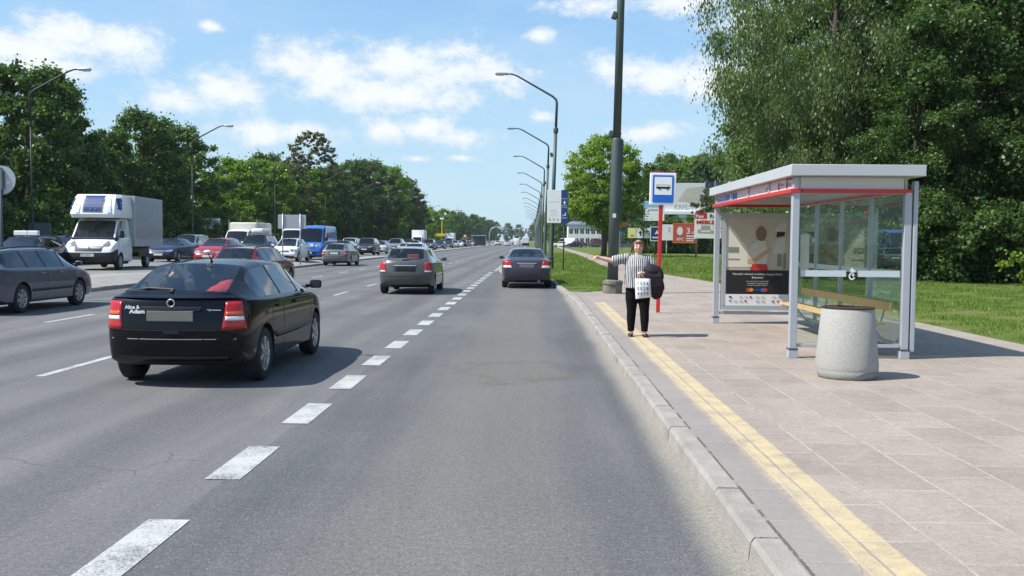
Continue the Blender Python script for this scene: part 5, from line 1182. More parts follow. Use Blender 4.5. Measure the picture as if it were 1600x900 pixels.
# bus stop sign
bs = thing('bus_stop_sign', (2.79, 21.1, ZP), 'blue and white bus stop sign on a flat red pole', 'bus stop sign')
bm_obj('pole', B(0, 0, 1.25, .085, .05, 2.5, .01), 'red', bs)
bm_obj('sign_box', B(.03, 0, 2.72, .57, .10, .70, .012), 'white', bs)
S = Sheet((.03-.285, -.053, 2.37), (1,0,0), (0,0,1), (0,-1,0), bs)
def rrect(a, b, c, d, r, n=5):
    out = []
    for cx, cy, t0 in ((c-r, b+r, -90), (c-r, d-r, 0), (a+r, d-r, 90), (a+r, b+r, 180)):
        out += [(cx+r*math.cos(R(t0+90*i/n)), cy+r*math.sin(R(t0+90*i/n))) for i in range(n+1)]
    return out
S.polys('blue_field', [rrect(.055,.05,.515,.65,.03)], 'blue'); S.polys('white_field', [rrect(.095,.22,.475,.61,.01)], 'white', 2)
S.polys('bus_pictogram', [rrect(.135,.355,.435,.44,.012)], 'black', 3); S.rect('bus_windows', [(.145,.40,.43,.43)], 'white', 4); S.disc('bus_wheel', [(.205,.352,.022,.022)], 'black', 4); S.disc('bus_wheel', [(.375,.352,.022,.022)], 'black', 4); S.rect('bus_window_bar', [(.40,.40,.405,.43),(.19,.40,.194,.43)], 'black', 5)
bm = bmesh.new()
for k in range(9):
    x = -.22+.0625*k; bm.faces.new([bm.verts.new(p) for p in ((x-.028,0,3.07),(x+.028,0,3.07),(x+random.uniform(-.02,.02),.0,3.10+random.uniform(.015,.05)))])
r_ = bmesh.ops.extrude_face_region(bm, geom=bm.faces[:]); bmesh.ops.translate(bm, vec=(0,.02,0), verts=[v for v in r_['geom'] if isinstance(v, bmesh.types.BMVert)])
bm_obj('bird_spikes', bm, 'maroon', bs)
leaned(bs, .8)
def board_on_posts(name, loc, w, h, z0, label, cat, posts, mboard='white', mpost='aludark', back=False, rz=0, pr=.04, thick=.05, group=None):
    o = thing(name, loc, label, cat, group, R(rz)); bm_obj('panel', B(0, 0, z0+h/2, w, thick, h, .01), mboard, o)
    for px in posts:
        bm = bmesh.new(); tube(bm, [(px, thick/2+pr, -.05), (px, thick/2+pr, z0+h-.02)], pr, 10); bm_obj('post', bm, mpost, o, smooth=True)
    return o, Sheet((-w/2, -thick/2-.002, z0), (1,0,0), (0,0,1), (0,-1,0), o)
# white and blue info board in front of the first lamp
o, S = board_on_posts('information_board', (1.36, 52.2, .11), 1.12, 1.80, 2.55, 'white and blue information board with arrows on the first street lamp', 'sign', [.36])
S.rect('blue_strip', [(.76,0,1.12,1.8)], 'navy'); S.polys('arrow', [[(.86,1.10),(.92,1.10),(.92,1.0),(.97,1.0),(.97,1.10),(1.03,1.10),(.945,1.22)], [(.80,.48),(.88,.40),(.88,.45),(.98,.45),(.98,.58),(1.02,.58),(1.02,.41),(.88,.41),(.88,.36)]], 'white', 2)
S.text('prosto', .80, .92, .10, 'white', 2); S.text('Lewo', .80, .26, .12, 'white', 2); S.rect('strip_line', [(.77,1.32,1.11,1.335),(.77,.84,1.11,.85)], 'white', 2)
S.text('Informacja', .14, .66, .09, 'adgrey', 2); S.text('dla pasażerów', .14, .52, .07, 'adgrey', 2); S.rect('board_line', [(.1,1.15,.68,1.165),(.1,.40,.6,.41)], 'adgrey', 2)
for x_ in (.14, .36, .58): S.disc('board_icon', [(x_, .2, .05, .05)], 'adgrey', 2)
# priority diamond, blue arrow disc on poles among the lamps
o = thing('priority_sign', (1.87, 150, .11), 'yellow diamond priority sign with white edge on a thin post', 'road sign'); bm = bmesh.new(); tube(bm, [(0,.04,0),(0,.04,3.5)], .035, 8); bm_obj('post', bm, 'aludark', o, smooth=True)
M['yellow'] = mat('sign yellow', (.70,.50,.03), .4)
bm = bmesh.new(); box(bm, 0, 0, 3.35, .62, .03, .62, .01, rot=Matrix.Rotation(R(45),4,'Y')); bm_obj('diamond', bm, 'white', o); bm = bmesh.new(); box(bm, 0, -.018, 3.35, .36, .02, .36, .003, rot=Matrix.Rotation(R(45),4,'Y')); bm_obj('yellow_field', bm, 'yellow', o)
o = thing('mandatory_direction_sign', (1.30, 146, .11), 'round blue sign with a white upward arrow left of the yellow diamond', 'road sign'); bm = bmesh.new(); tube(bm, [(0,.04,0),(0,.04,2.9)], .05, 8); bm_obj('post', bm, 'aludark', o, smooth=True)
bm = bmesh.new(); lathe(bm, [(.34,-.015),(.34,.015),(0.0001,.0151)], 24, 'Y', (0,0,2.75)); bm_obj('disc', bm, 'blue', o); S = Sheet((-.2,-.018,2.55), (1,0,0), (0,0,1), (0,-1,0), o); S.polys('arrow', [[(.16,.0),(.24,.0),(.24,.22),(.34,.22),(.20,.40),(.06,.22),(.16,.22)]], 'white', 1)
# signs on the median, seen from behind
o = thing('round_sign', (-13.72, 24.4, .11), 'big round road sign seen from behind at the edge of the picture', 'road sign'); bm = bmesh.new(); tube(bm, [(0,.0,0),(0,.0,3.35)], .04, 10); bm_obj('post', bm, 'aludark', o, smooth=True)
bm = bmesh.new(); lathe(bm, [(.37,.04),(.37,.07),(0.0001,.0701)], 36, 'Y', (0,0,3.03)); bm_obj('disc', bm, 'silverlamp', o); bm_obj('sticker', B(.19,.035,2.97,.06,.006,.06), 'white', o); bm_obj('bracket', B(0,-.02,3.03,.16,.03,.5,.01), 'aludark', o)
o, S = board_on_posts('rear_facing_sign', (-14.15, 56, .16), 1.66, .82, 2.12, 'grey rectangular sign back on two thin posts above the white hatchback', 'road sign', [], 'silverlamp')
for px in (-.54, .50): bm = bmesh.new(); tube(bm, [(px,-.06,0),(px,-.06,3.0)], .035, 10); bm_obj('post', bm, 'silverlamp', o, smooth=True)
o, S = board_on_posts('notice_board', (-29.2, 86, .20), 1.85, .95, 2.35, 'white board reading AUTOLAKIERNIA under the trees', 'sign', [-.7, .7], 'offwhite')
S.text('AUTOLAKIERNIA', .1, .58, .22, 'navy', 2, sx=.93); S.rect('board_line', [(.1,.44,1.75,.50),(.1,.28,1.2,.32)], 'adgrey', 2)
o, S = board_on_posts('grey_signboard', (-27.6, 53, .37), 1.25, .95, 1.15, 'dull dark grey panel on a pale post by the first left lamp', 'sign', [.35], 'aludark', 'silverlamp')
o = thing('cabinet', (-26.9, 47, .40), 'low grey street cabinet in the shade under the left trees', 'cabinet'); bm_obj('cabinet_body', B(0,0,.5,.8,.4,1.0,.02), 'alu', o); bm_obj('cabinet_roof', B(0,0,1.02,.88,.46,.05,.01), 'aludark', o)
# ------------------------------------------------------------------ advert boards beyond the grass
def bb(name, x, y, w, h, z0, label, base='white', posts=(), mp_='aludark', frame=None, g=None, rz=0):
    return board_on_posts(name, (x, y, .11), w, h, z0, label, 'billboard', posts, base, mp_, rz=rz, group=g, thick=.12, pr=.07)
bbx = lambda px, y: (px-831)/1490*y
y = 118; o, S = bb('advert_board', bbx(1020,y), y, 2.5, 2.4, 4.15, 'white advert board with a blue sky strip on two black posts', posts=(-1.25, .3), mp_='black')
S.rect('sky_print', [(.08,1.65,2.42,2.34)], 'skyprint' if 'skyprint' in M else 'frost'); S.rect('print', [(.5,1.25,1.7,1.4)], 'adgrey', 2); S.rect('board_edge', [(0,0,.08,2.4)], 'blue', 2)
y = 150; o = thing('large_billboard', (bbx(1066,y), y, .11), 'big white billboard on a single white column', 'billboard')
bm_obj('panel', B(0,0,6.35+2.2,6.5,.35,4.4,.03), 'offwhite', o); bm = bmesh.new(); tube(bm, [(.05,.2,-.1),(.05,.2,6.6)], .42, 16); bm_obj('column', bm, 'white', o, smooth=True)
bm_obj('catwalk', B(0,-.5,6.1,7.4,.9,.5,.03), 'white', o); S = Sheet((-3.25,-.18,6.35), (1,0,0), (0,0,1), (0,-1,0), o); S.text('KREDYT', 1.7, .3, 1.0, 'adgrey', 2, bold=.02); S.polys('grey_print', [[(2.2,1.6),(5.6,1.2),(6.2,3.9),(3.6,3.6)]], 'adbg', 1)
bm = bmesh.new(); box(bm, 4.6, 1.2, 8.7, 3.4, .3, 4.7, .02, rot=Matrix.Rotation(R(38),4,'Z')); wing = bm_obj('rear_panel', bm, 'slate' if 'slate' in M else 'aludark', o)
for z_ in (7.4, 8.7, 10.0): bm = bmesh.new(); box(bm, 4.6+.12, 1.2-.18, z_, 3.4, .08, .1, rot=Matrix.Rotation(R(38),4,'Z')); bm_obj('rear_rib', bm, 'alu', wing)
bm = bmesh.new(); tube(bm, [(4.7,-.3,5.9),(4.75,-.3,11.2)], .07, 8); tube(bm, [(3.2,-.3,5.7),(4.7,-.3,5.9)], .07, 8); bm_obj('floodlight_bar', bm, 'silverlamp', o)
bm_obj('name_plate', B(-.4,-.75,5.6,1.4,.1,.5,.02), 'white', o)
y = 108; o, S = bb('advert_board', bbx(1068.5,y), y, 2.75, 2.25, 1.45, 'red advert board with an orange frame, white letters KFC and a big 3', 'salmon' if 'salmon' in M else 'red', posts=(1.33,), mp_='adorange')
S.rect('orange_frame', [(0,0,2.75,.09),(0,2.16,2.75,2.25),(0,.09,.09,2.16),(2.66,.09,2.75,2.16)], 'adorange', 2)
S.text('KFC', .42, .30, .42, 'white', 3, bold=.012); S.text('3', 1.50, 1.05, .95, 'white', 3, bold=.02); S.text('zł', 2.05, 1.05, .5, 'white', 3); S.rect('small_print', [(1.5,.72,2.55,.86),(1.5,.45,2.55,.58),(1.5,.22,2.3,.33)], 'white', 3); S.disc('plain_badge', [(.78,1.35,.34,.48)], 'white', 3)
y = 96; o, S = bb('advert_board', bbx(1106,y), y, 2.95, 2.55, 1.95, 'white furniture advert board with red top, the word Ruch and 39', posts=(-1.3, 1.3))
S.rect('red_header', [(.0,1.95,1.2,2.55)], 'red', 1); S.text('Papa', .1, 2.08, .42, 'white', 3, bold=.01); S.text('Ruch', 1.45, 2.05, .52, 'black', 3, bold=.01)
S.text('MEBLE', .15, 1.45, .5, 'red', 3, bold=.02, sx=1.3); S.text('39', 1.75, .95, .62, 'adgrey', 3)
S.polys('sofa_print', [[(.3,.55),(.3,.85),(.6,.9),(.65,1.3),(1.5,1.3),(1.55,.85),(2.1,.75),(2.1,.5)]], 'adgrey', 3); S.rect('sofa_seat', [(.62,.62,1.55,.82)], 'offwhite', 4)
y = 128; FG = 'advert panels along the far hedge'
for px, w_, lab, mb, extra in ((986.5, 1.15, 'pale yellow advert panel, leftmost along the far hedge', 'paleyellow', 'splash'), (999, 1.15, 'white advert panel with a black upward arrow', 'white', 'arrow'), (1010.5, .95, 'plain white advert panel right of the arrow panel', 'white', 'none')):
    o, S = bb('hedge_advert', bbx(px,y), y, w_, 1.35, 2.05, lab, mb if mb in M else 'white', posts=(0,), g=FG)
    if extra == 'arrow': S.polys('arrow', [[(.5,.3),(.66,.3),(.66,.7),(.82,.7),(.58,1.0),(.34,.7),(.5,.7)]], 'black', 2)
    if extra == 'splash': S.polys('splash', [[(.2,.25),(.5,.5),(.9,.35),(.7,.2)]], 'adorange', 2)
    if extra == 'none': S.disc('spot', [(.7,.5,.12,.12)], 'adgrey', 2)
y = 112; o, S = bb('hedge_advert', bbx(1022,y), y, 1.15, 1.7, 1.65, 'dark blue advert panel with a white frame behind the red pole', 'navy', posts=(0,), g=FG)
S.rect('white_frame', [(0,0,1.15,.09),(0,1.61,1.15,1.7),(0,.09,.09,1.61),(1.06,.09,1.15,1.61)], 'white', 2); S.rect('print', [(.25,.35,.9,.5)], 'white', 2); S.polys('print_shape', [[(.5,.8),(.8,1.3),(1.0,.9)]], 'white', 2)
o, S = bb('hedge_advert', bbx(1041.5,y), y, 1.35, 1.85, 1.75, 'white advert panel between the red bus stop pole and the red board', 'white', posts=(-.1,), mp_='white', g=FG); S.disc('print_ring', [(.85,1.25,.13,.32)], 'adgrey', 2); S.disc('print_ring_hole', [(.85,1.25,.06,.2)], 'white', 3)
y = 190; o, S = bb('shop_sign', bbx(971,y), y, 1.5, 3.2, 3.6, 'small red and blue shop sign behind the thick pole', 'red', posts=(0,)); S.rect('blue_base', [(0,0,1.5,1.0)], 'navy', 1); S.text('BP', .2, 1.6, .8, 'white', 2)
# small things at the far crossing
o = thing('signal_mast', (-12.6, 281, .11), 'pale curved signal mast over the far crossing', 'traffic signal'); bm = bmesh.new(); tube(bm, [(0,0,0),(0,0,3.6),(.5,0,5.0),(1.6,0,5.6),(4.2,0,5.3),(7.5,0,4.6)], [.16,.15,.13,.12,.10,.08], 8); bm_obj('mast', bm, 'silverlamp', o, smooth=True)
for x_, l_ in ((8.3, 'left'), (10.9, 'right')): pass
o = thing('signal_gantry', (-.9, 276, .11), 'thin pole with an arm carrying two black traffic signal heads over the road', 'traffic signal'); bm = bmesh.new(); tube(bm, [(0,0,0),(0,0,4.9),(-.3,0,5.1),(-4.6,0,5.1)], .07, 8); bm_obj('mast', bm, 'silverlamp', o, smooth=True)
for x_ in (-3.5, -.95):
    b_ = bm_obj('signal_head', B(x_,-.1,4.35,.42,.3,1.15,.06), 'black', o); bm = bmesh.new(); tube(bm, [(x_,0,4.9),(x_,0,5.1)], .04, 6); bm_obj('hanger', bm, 'black', b_)
    bm = bmesh.new(); lathe(bm, [(.11,0),(0.0001,.02)], 12, 'Y', (x_,-.27,4.7)); bm_obj('red_lens', bm, 'redlens', b_)
o = thing('tram_stop_roof', (-15.6, 262, .11), 'dark flat-roofed stop beside the far crossing', 'shelter'); bm_obj('roof', B(1.0,0,2.9,4.2,2,.22,.02), 'silverlamp', o); bm_obj('back_wall', B(1.0,.8,1.45,3.8,.08,2.6), 'aludark', o)
for x_ in (-.9, 2.9): bm_obj('post', B(x_,-.8,1.4,.12,.12,2.8), 'silverlamp', o)
o = thing('kiosk', (-16.9, 240, .11), 'small kiosk with an orange fascia at the far end of the queue', 'kiosk'); bm_obj('kiosk_body', B(0,0,1.0,1.3,1.3,2.0,.03), 'concretesm', o); bm_obj('fascia', B(0,0,2.2,1.6,1.5,.4,.03), 'adorange', o); bm_obj('roof_slab', B(0,0,2.44,1.7,1.6,.08,.01), 'aludark', o)
o = thing('station_canopy', (-30.5, 318, .20), 'yellow canopy with a yellow pole above the distant queue', 'canopy'); bm_obj('canopy', B(0,0,3.2,3.0,3,.9,.05), 'yellow', o); bm = bmesh.new(); tube(bm, [(.4,0,0),(.4,0,8.3)], .14, 8); bm_obj('column', bm, 'yellow', o); bm_obj('lamp_top', B(.4,0,8.6,1.4,.5,.5,.1), 'white', o)
for i, (px, yv) in enumerate(((726, 290), (738, 310))):
    o, S = board_on_posts('slim_signboard', ((px-831)/1490*yv, yv, .11), .75-.3*i, 1.6-.6*i, 1.6, ['tall white sign panel above the far end of the queue', 'small grey sign panel near the orange kiosk'][i], 'sign', [0], 'white' if i == 0 else 'alu')
# ------------------------------------------------------------------ buildings
M['stucco'] = mat('white render', (.70,.69,.66), .9, var=.06, vscale=.5); M['roofgrey'] = mat('slate blue roof', (.13,.18,.23), .7, var=.1); M['winglass'] = mat('window glass', (.03,.04,.05), .1, var=.2, vscale=.4, spec=.8)
M['brick'] = mat('pale brick', (.42,.33,.25), .9, var=.12, vscale=1.5)
wb_ = thing('office_building', (15.2, 282, .1), 'white two-storey office building with a slate blue roof beyond the round tree', 'building')
bm_obj('wall', B(0,0,3.2,9.6,9,6.4), 'stucco', wb_); bm = bmesh.new(); box(bm, 0,0,6.9,10.4,9.8,1.0)
for v in bm.verts:
    if v.co.z > 7: v.co.x *= .75; v.co.y *= .5
bm_obj('roof', bm, 'roofgrey', wb_)
for r__ in range(2):
    for k in range(6): w_ = bm_obj('window', B(-4+1.6*k, -4.52, 1.8+2.7*r__, 1.0, .06, 1.3), 'winglass', wb_); bm_obj('frame', B(-4+1.6*k, -4.56, 1.8+2.7*r__, .07, .04, 1.3), 'white', w_)
M['redleaf'] = leafmat('dark red leaves', (.12,.02,.03), (.30,.05,.07), .3)
gb = thing('glass_building', (27.5, 260, .1), 'dark blue glass block half hidden by trees right of the thick pole', 'building'); bm_obj('wall', B(0,0,5.4,8,8,10.8), 'slate', gb)
for r__ in range(3):
    for k in range(4): bm_obj('window', B(-3+2*k, -4.03, 2.2+3.2*r__, 1.5, .06, 2.0), 'winglass', gb)
tw = thing('tower', (-56, 716, 0), 'pale tower with openings and a thin spire above the far trees', 'building'); bm_obj('shaft', B(0,0,10,5,5,20), 'brick', tw); bm_obj('belfry', B(0,0,21.2,6.5,6.5,2.4), 'stucco', tw); bm_obj('roof', B(0,0,24.2,7,7,.5), 'stucco', tw)
for x_ in (-2.8,-.9,.9,2.8): bm_obj('belfry_post', B(x_,-2.9,23.2,.5,.5,1.7), 'brick', tw)
bm = bmesh.new(); tube(bm, [(0,0,24.3),(0,0,27.8)], [.35,.08], 8); bm_obj('spire', bm, 'brick', tw)
# ------------------------------------------------------------------ trees
def leaf_mesh(name, centers, radii, n, size, seed, flat=.7, droop=0., up=.35, shell=.75):
    rg = np.random.default_rng(seed); nc = len(centers); centers = np.array(centers); radii = np.array(radii)
    wts = radii**2; wts = wts/wts.sum(); ci = rg.choice(nc, n, p=wts)
    d = rg.normal(size=(n, 3)); d /= np.linalg.norm(d, axis=1)[:, None]
    rr = np.abs(rg.normal(size=n))*.52 + .30
    cm = centers.mean(0); od = centers[ci]-cm; od /= (np.linalg.norm(od, axis=1)[:, None]+1e-6); spray = rg.exponential(.28, n)*(rg.random(n) < .5)
    p = centers[ci] + d*(radii[ci]*rr)[:, None]*np.array([1, 1, flat]) + od*(spray*radii[ci])[:, None]
    if droop > 0: p[:, 2] -= droop*rg.random(n)**2*radii[ci]
    nrm = d*1.0 + rg.normal(size=(n, 3))*.85 + np.array([0, 0, up]); nrm /= np.linalg.norm(nrm, axis=1)[:, None]
    t = np.cross(nrm, rg.normal(size=(n, 3))); t /= np.linalg.norm(t, axis=1)[:, None]; b = np.cross(nrm, t)
    if droop > 0: t = t*.5 + np.array([0, 0, -1.0]); t /= np.linalg.norm(t, axis=1)[:, None]
    s = size*rg.uniform(.6, 1.35, n); asp = .45 if droop == 0 else .28
    q = np.stack([p - t*(s*.6)[:, None], p + b*(s*asp)[:, None] + nrm*(s*.06)[:, None], p + t*(s*.6)[:, None], p - b*(s*asp)[:, None] + nrm*(s*.06)[:, None]], 1).reshape(-1, 3)
    me = bpy.data.meshes.new(name); me.vertices.add(len(q)); me.vertices.foreach_set('co', q.astype(np.float32).ravel())
    me.loops.add(len(q)); me.loops.foreach_set('vertex_index', np.arange(len(q), dtype=np.int32))
    me.polygons.add(n); me.polygons.foreach_set('loop_start', np.arange(0, len(q), 4, dtype=np.int32)); me.update(calc_edges=True)
    return me
def crown_clumps(rnd, h, z0, rx, nc, shape='oval', cr=(.9, 1.7)):
    C_, Rr = [], []; nc = int(nc*2.2); cr = (cr[0]*.45, cr[1]*.80)
    for i in range(nc):
        for _ in range(50):
            z = rnd.uniform(0, 1); a = rnd.uniform(0, 2*math.pi); r = math.sqrt(rnd.uniform(.12, 1))
            if shape == 'oval': w = math.sin(math.pi*min(1, max(0, .08+.88*z)))**.6
            elif shape == 'poplar': w = (1-z)**.45*min(1, .55+z*2)
            elif shape == 'round': w = math.sqrt(max(0, 1-(2*z-1)**2))*.98+.05
            else: w = (1-z)**.5*.9+.1
            break
        lump = 1 + .18*math.sin(3*a+i) 
        x, y = math.cos(a)*rx*w*r*lump, math.sin(a)*rx*w*r*lump
        C_.append((x, y, z0+(h-z0)*z)); Rr.append(rnd.uniform(*cr)*(1-.35*z))
    return C_, Rr
def tree_proto(kind, seed, h, z0, rx, nc, nl, size, leaf, shape='oval', cr=(.9,1.7), trunk=.25, droop=0, flat=.7, limbs=8, lean=0., up=.35, fork=None):
    rnd = random.Random(seed)
    o = thing(kind, (0,0,0), '', 'tree')
    C_, Rr = crown_clumps(rnd, h, z0, rx, nc, shape, cr)
    bm = bmesh.new(); top = h*.86
    px = [(0,0,-.2)]; x = y = 0
    for i in range(1, 8): x += rnd.uniform(-.16,.16)+lean/7; y += rnd.uniform(-.16,.16); px.append((x, y, top*i/7))
    tube(bm, px, [trunk*1.25]+[trunk*(1-.85*i/7) for i in range(1,8)], 10)
    for i in range(limbs):
        t = rnd.uniform(max(.12, z0/h), .8); k = min(6, int(t*7)); b = Vector(px[k]).lerp(Vector(px[k+1]), t*7-k)
        c = min(C_, key=lambda q: abs(q[2]-b.z-rx*.45) + rnd.uniform(0, 3)); c = Vector(c); m = b.lerp(c, .5)+Vector((0,0,-.25))
        r0 = trunk*(1-.8*t)*.55; tube(bm, [b, m, c], [r0, r0*.65, r0*.25], 6)
    bm_obj('trunk', bm, 'bark', o, smooth=True)
    me = leaf_mesh('crown', C_, Rr, nl, size, seed, flat, droop, up); link('crown', me, leaf, o)
    CH[o] = kids(o); return o
TP = {}
TP['poplar'] = [tree_proto('poplar_tree', 11, 20, 2.5, 5.2, 130, 95000, .155, 'leafA', 'oval', (.8,1.6), .32, limbs=14),
                tree_proto('poplar_tree', 12, 21, 2.0, 5.6, 130, 95000, .155, 'leafA', 'poplar', (.9,1.7), .34, limbs=14)]
TP['high'] = [tree_proto('poplar_tree', 13, 20, 6.5, 6.0, 120, 90000, .16, 'leafD', 'oval', (.7,1.5), .32, limbs=16, droop=1.3, flat=.9)]
TP['willow'] = [tree_proto('willow_tree', 21, 12, 1.5, 4.6, 80, 60000, .17, 'leafD', 'oval', (.9,1.6), .25, droop=1.4, flat=.9, limbs=10)]
TP['shrub'] = [tree_proto('shrub', 31, 3.6, .2, 2.1, 36, 15000, .13, 'leafA', 'round', (.45,.85), .05, limbs=8), tree_proto('shrub', 32, 2.2, .1, 1.8, 26, 9000, .13, 'leafC', 'round', (.4,.7), .04, limbs=6)]
TP['lime'] = [tree_proto('lime_tree', 41+i, 13.2, 1.2, 4.3, 95, 42000, .22, 'leafB', sh, (.7,1.4), .28, limbs=8) for i, sh in enumerate(('oval', 'poplar', 'oval'))]
TP['tall'] = [tree_proto('ash_tree', 51+i, 14.5, 2.0, 4.8, 80, 26000, .30, l, 'oval', (.8,1.6), .28, limbs=8) for i, l in enumerate(('leafB', 'leafC', 'leafE'))]
TP['round'] = [tree_proto('round_tree', 61, 12.3, 3.2, 4.1, 170, 60000, .17, 'leafC', 'round', (.7,1.15), .28, limbs=12, up=.3)]
TP['acacia'] = [tree_proto('locust_tree', 71, 18.5, 8, 4.4, 150, 15000, .24, 'leafE', 'oval', (.35,.75), .24, limbs=22)]
tused = set(); tr = random.Random(77)
def tree(kind, i, x, y, s, label, cat='tree', group=None, sz=None, z=.1, rz=None):
    p = TP[kind][i % len(TP[kind])]; o = p if p not in tused else dup(p); tused.add(p)
    o.location = (x, y, z); o.rotation_euler = (0, 0, tr.uniform(0, 6.28) if rz is None else rz); o.scale = (s, s, sz or s); tag(o, label, cat, group); return o
RG = 'tall trees behind the shelter'
RT = [('high',0,14.4,47.5,1.0,'grey green drooping tree reaching out highest at the left end of the right-hand wood'), ('poplar',1,19.5,44,1.0,'broad poplar standing right behind the bus shelter roof'), ('poplar',0,24.5,43.5,1.05,'poplar right of the shelter, its crown cut by the top edge'), ('poplar',1,29.5,43,1.0,'poplar at the right edge of the picture'),
      ('poplar',1,17,58,1.0,'poplar behind the leftmost poplar'), ('poplar',0,23,56,1.1,'poplar deep behind the shelter'), ('poplar',1,30,56,1.1,'poplar deep in the wood at the right edge'), ('willow',0,16.6,60,1.05,'drooping grey green willow over the shelter roof'), ('willow',0,13.6,46,.62,'small willow low under the leftmost poplar'),
      ('willow',0,19.6,74,1.1,'second drooping willow behind the billboards'), ('poplar',0,23.5,80,.85,'lower poplar right of the billboard'), ('poplar',0,27,70,1.0,'poplar showing between the willow and the wood'), ('willow',0,23.8,96,1.1,'willow beyond the furniture board'), ('poplar',0,36,50,1.1,'poplar outside the right edge of the wood'), ('poplar',1,16.6,41.5,.55,'young poplar at the front of the wood'), ('poplar',0,22.2,40.6,.5,'young poplar right of the shelter post'), ('poplar',1,27.5,40.2,.55,'young poplar near the right picture edge')]
for k, i, x, y, s, lab in RT: tree(k, i, x, y, s, lab, group=RG)
SG = 'shrubs along the edge of the grass'
for n_, (x, y, s, i) in enumerate([(13.2,42.2,1.0,0),(15.4,40.6,.95,0),(17.4,40.0,1.05,0),(19.6,39.2,.9,0),(21.9,39.0,1.0,0),(24.2,39.5,1.1,0),(19.3,35.8,.72,1),(26.6,39,1.1,0),(13.2,47.5,1.1,0),(13.6,53,1.1,0),(15.0,59.5,1.1,0),(16.8,66,1.2,0),(18.0,74,1.2,0),(20.4,84,1.3,0),(29,39,1.1,0)]):
    tree('shrub', i, x, y, s, 'bright green low shrub in front of the dark wood edge' if i else f'{ORD[n_ if n_ < 6 else n_-1]} shrub along the wood edge, counted from the shelter', 'shrub', SG)
n_ = 0
BG = 'hedge bushes behind the advert boards'
for k in range(13):
    x = 15.5+k*1.9; tree('shrub', 0, x, 131+random.Random(k).uniform(-2,2), 1.35, f'{ORD[k]} bush of the hedge behind the advert boards', 'shrub', BG)
FT = 'trees beyond the advert boards'
for k, (x, y, s, kd) in enumerate([(21,165,1.0,'tall'),(25.5,178,1.08,'tall'),(30,170,1.1,'tall'),(34.5,186,1.25,'tall'),(40,180,1.2,'tall'),(45,175,1.1,'tall'),(29,205,1.35,'tall'),(36,215,1.4,'tall'),(44,210,1.3,'tall'),(26,140,.62,'tall'),(31,138,.6,'tall'),(35,142,.7,'tall'),(22,300,1.2,'tall'),(28,300,1.2,'tall')]):
    tree(kd, [0,1,0,2,0,1][k % 6], x, y, s, f'{ORD[k]} tree of the clump beyond the advert boards', group=FT)
tree('round', 0, 7.45, 100, 1.0, 'round bright green tree on the grass behind the thick pole')
for k, (x, y, s) in enumerate([(11.5,300,.9),(8.5,345,.95),(14,350,1.0),(19.5,330,1.1),(9,420,1.1),(14,440,1.1),(11,520,1.2),(7,600,1.2),(4.5,700,1.2),(20,420,1.3)]):
    tree('tall', k, x, y, s, f'{ORD[k]} distant tree along the footpath by the office building', group='distant trees along the footpath')
# left side
LT = 'lime trees behind the oncoming carriageway'; rl = random.Random(9); n_ = 0
lefts = []
for y, s_ in ((45,.84),(50.5,.9),(56,.78),(63,.95),(70,1.02),(77,.76),(82,.93),(88,.84),(94,.94)):
    lefts.append(('lime', n_, -34.5+rl.uniform(-.8,.8), y, s_)); n_ += 1
y = 50
while y < 93: lefts.append(('lime', n_+1, -41.5+rl.uniform(-1,1), y, rl.uniform(.72,.82))); n_ += 1; y += 8
for j, (k, i, x, y, s) in enumerate(lefts): tree(k, i, x, y, s, f'{ORD[j] if j < 20 else "last"} dark lime tree of the left-hand row', group=LT)
LB = 'ash trees along the oncoming carriageway'
H_ = [(110,.72),(117,.74),(124,.78),(132,.82),(140,.84),(149,.84),(158,.90),(168,.96),(178,1.05),(190,1.15),(202,1.22),(214,1.28),(226,1.28),(238,1.28),(252,1.2),(266,1.05),(282,.85),(300,.75)]
for j, (y, s) in enumerate(H_): tree('tall', [1,0,1,0,2,1,0,2,0,0,2,0,1,0,2,2,0,1][j], -35+rl.uniform(-1.2,1.2), y, s, f'{ORD[j]} tree of the wood beyond the lime trees on the left', group=LB)
for j, y in enumerate(range(108, 300, 14)): tree('tall', j, -43+rl.uniform(-1,1), y, .8 if y < 150 else 1.0, f'{ORD[j]} tree of the second row in the left wood', group=LB)
tree('acacia', 0, -35.5, 152, 1.0, 'tall sparse locust tree rising above the left wood')
FL = 'far trees by the tower and crossing'
for j, (x, y, s, i) in enumerate([(-34,325,.78,1),(-38,345,.9,1),(-33,365,.75,1),(-36,385,.95,1),(-33,410,.85,0),(-37,440,1.0,0),(-34,470,.95,0),(-38,505,1.1,0),(-34,545,1.1,0),(-36,590,1.15,0),(-34,640,1.15,0),(-38,700,1.2,0),(-34,760,1.2,0),(-38,830,1.3,0),(-35,900,1.3,0),(-25,980,1.3,0),(-15,1050,1.3,0),(0,1100,1.3,0)]):
    tree('tall', i, x, y, s, f'{ORD[j]} tree beyond the yellow canopy towards the vanishing road', group=FL)
UG = 'undergrowth bushes below the lime trees'
for j in range(12): tree('shrub', 0, -30.5+rl.uniform(-.8,.8), 47+j*5.2, 1.05, f'{ORD[j]} bush under the left lime trees, counted from the picture edge', 'shrub', UG)
for j, (x, y, s) in enumerate([(12.4,262,.55),(17.6,262,.7)]):
    o = tree('shrub', 1, x, y, s*1.4, ['dark red bush before the office building', 'second dark red bush, beside the round tree trunk'][j], 'shrub', 'red bushes by the office')
    for k in kids(o):
        if k.name.startswith('crown'): k.data = k.data.copy(); k.data.materials.clear(); k.data.materials.append(M['redleaf'])
# ------------------------------------------------------------------ the woman at the kerb
W = thing('person', (1.75, 15.75, ZP), 'woman in a black and white striped blouse and black trousers pointing towards the road', 'person')
W.rotation_euler.z = R(-4)
bm = bmesh.new()
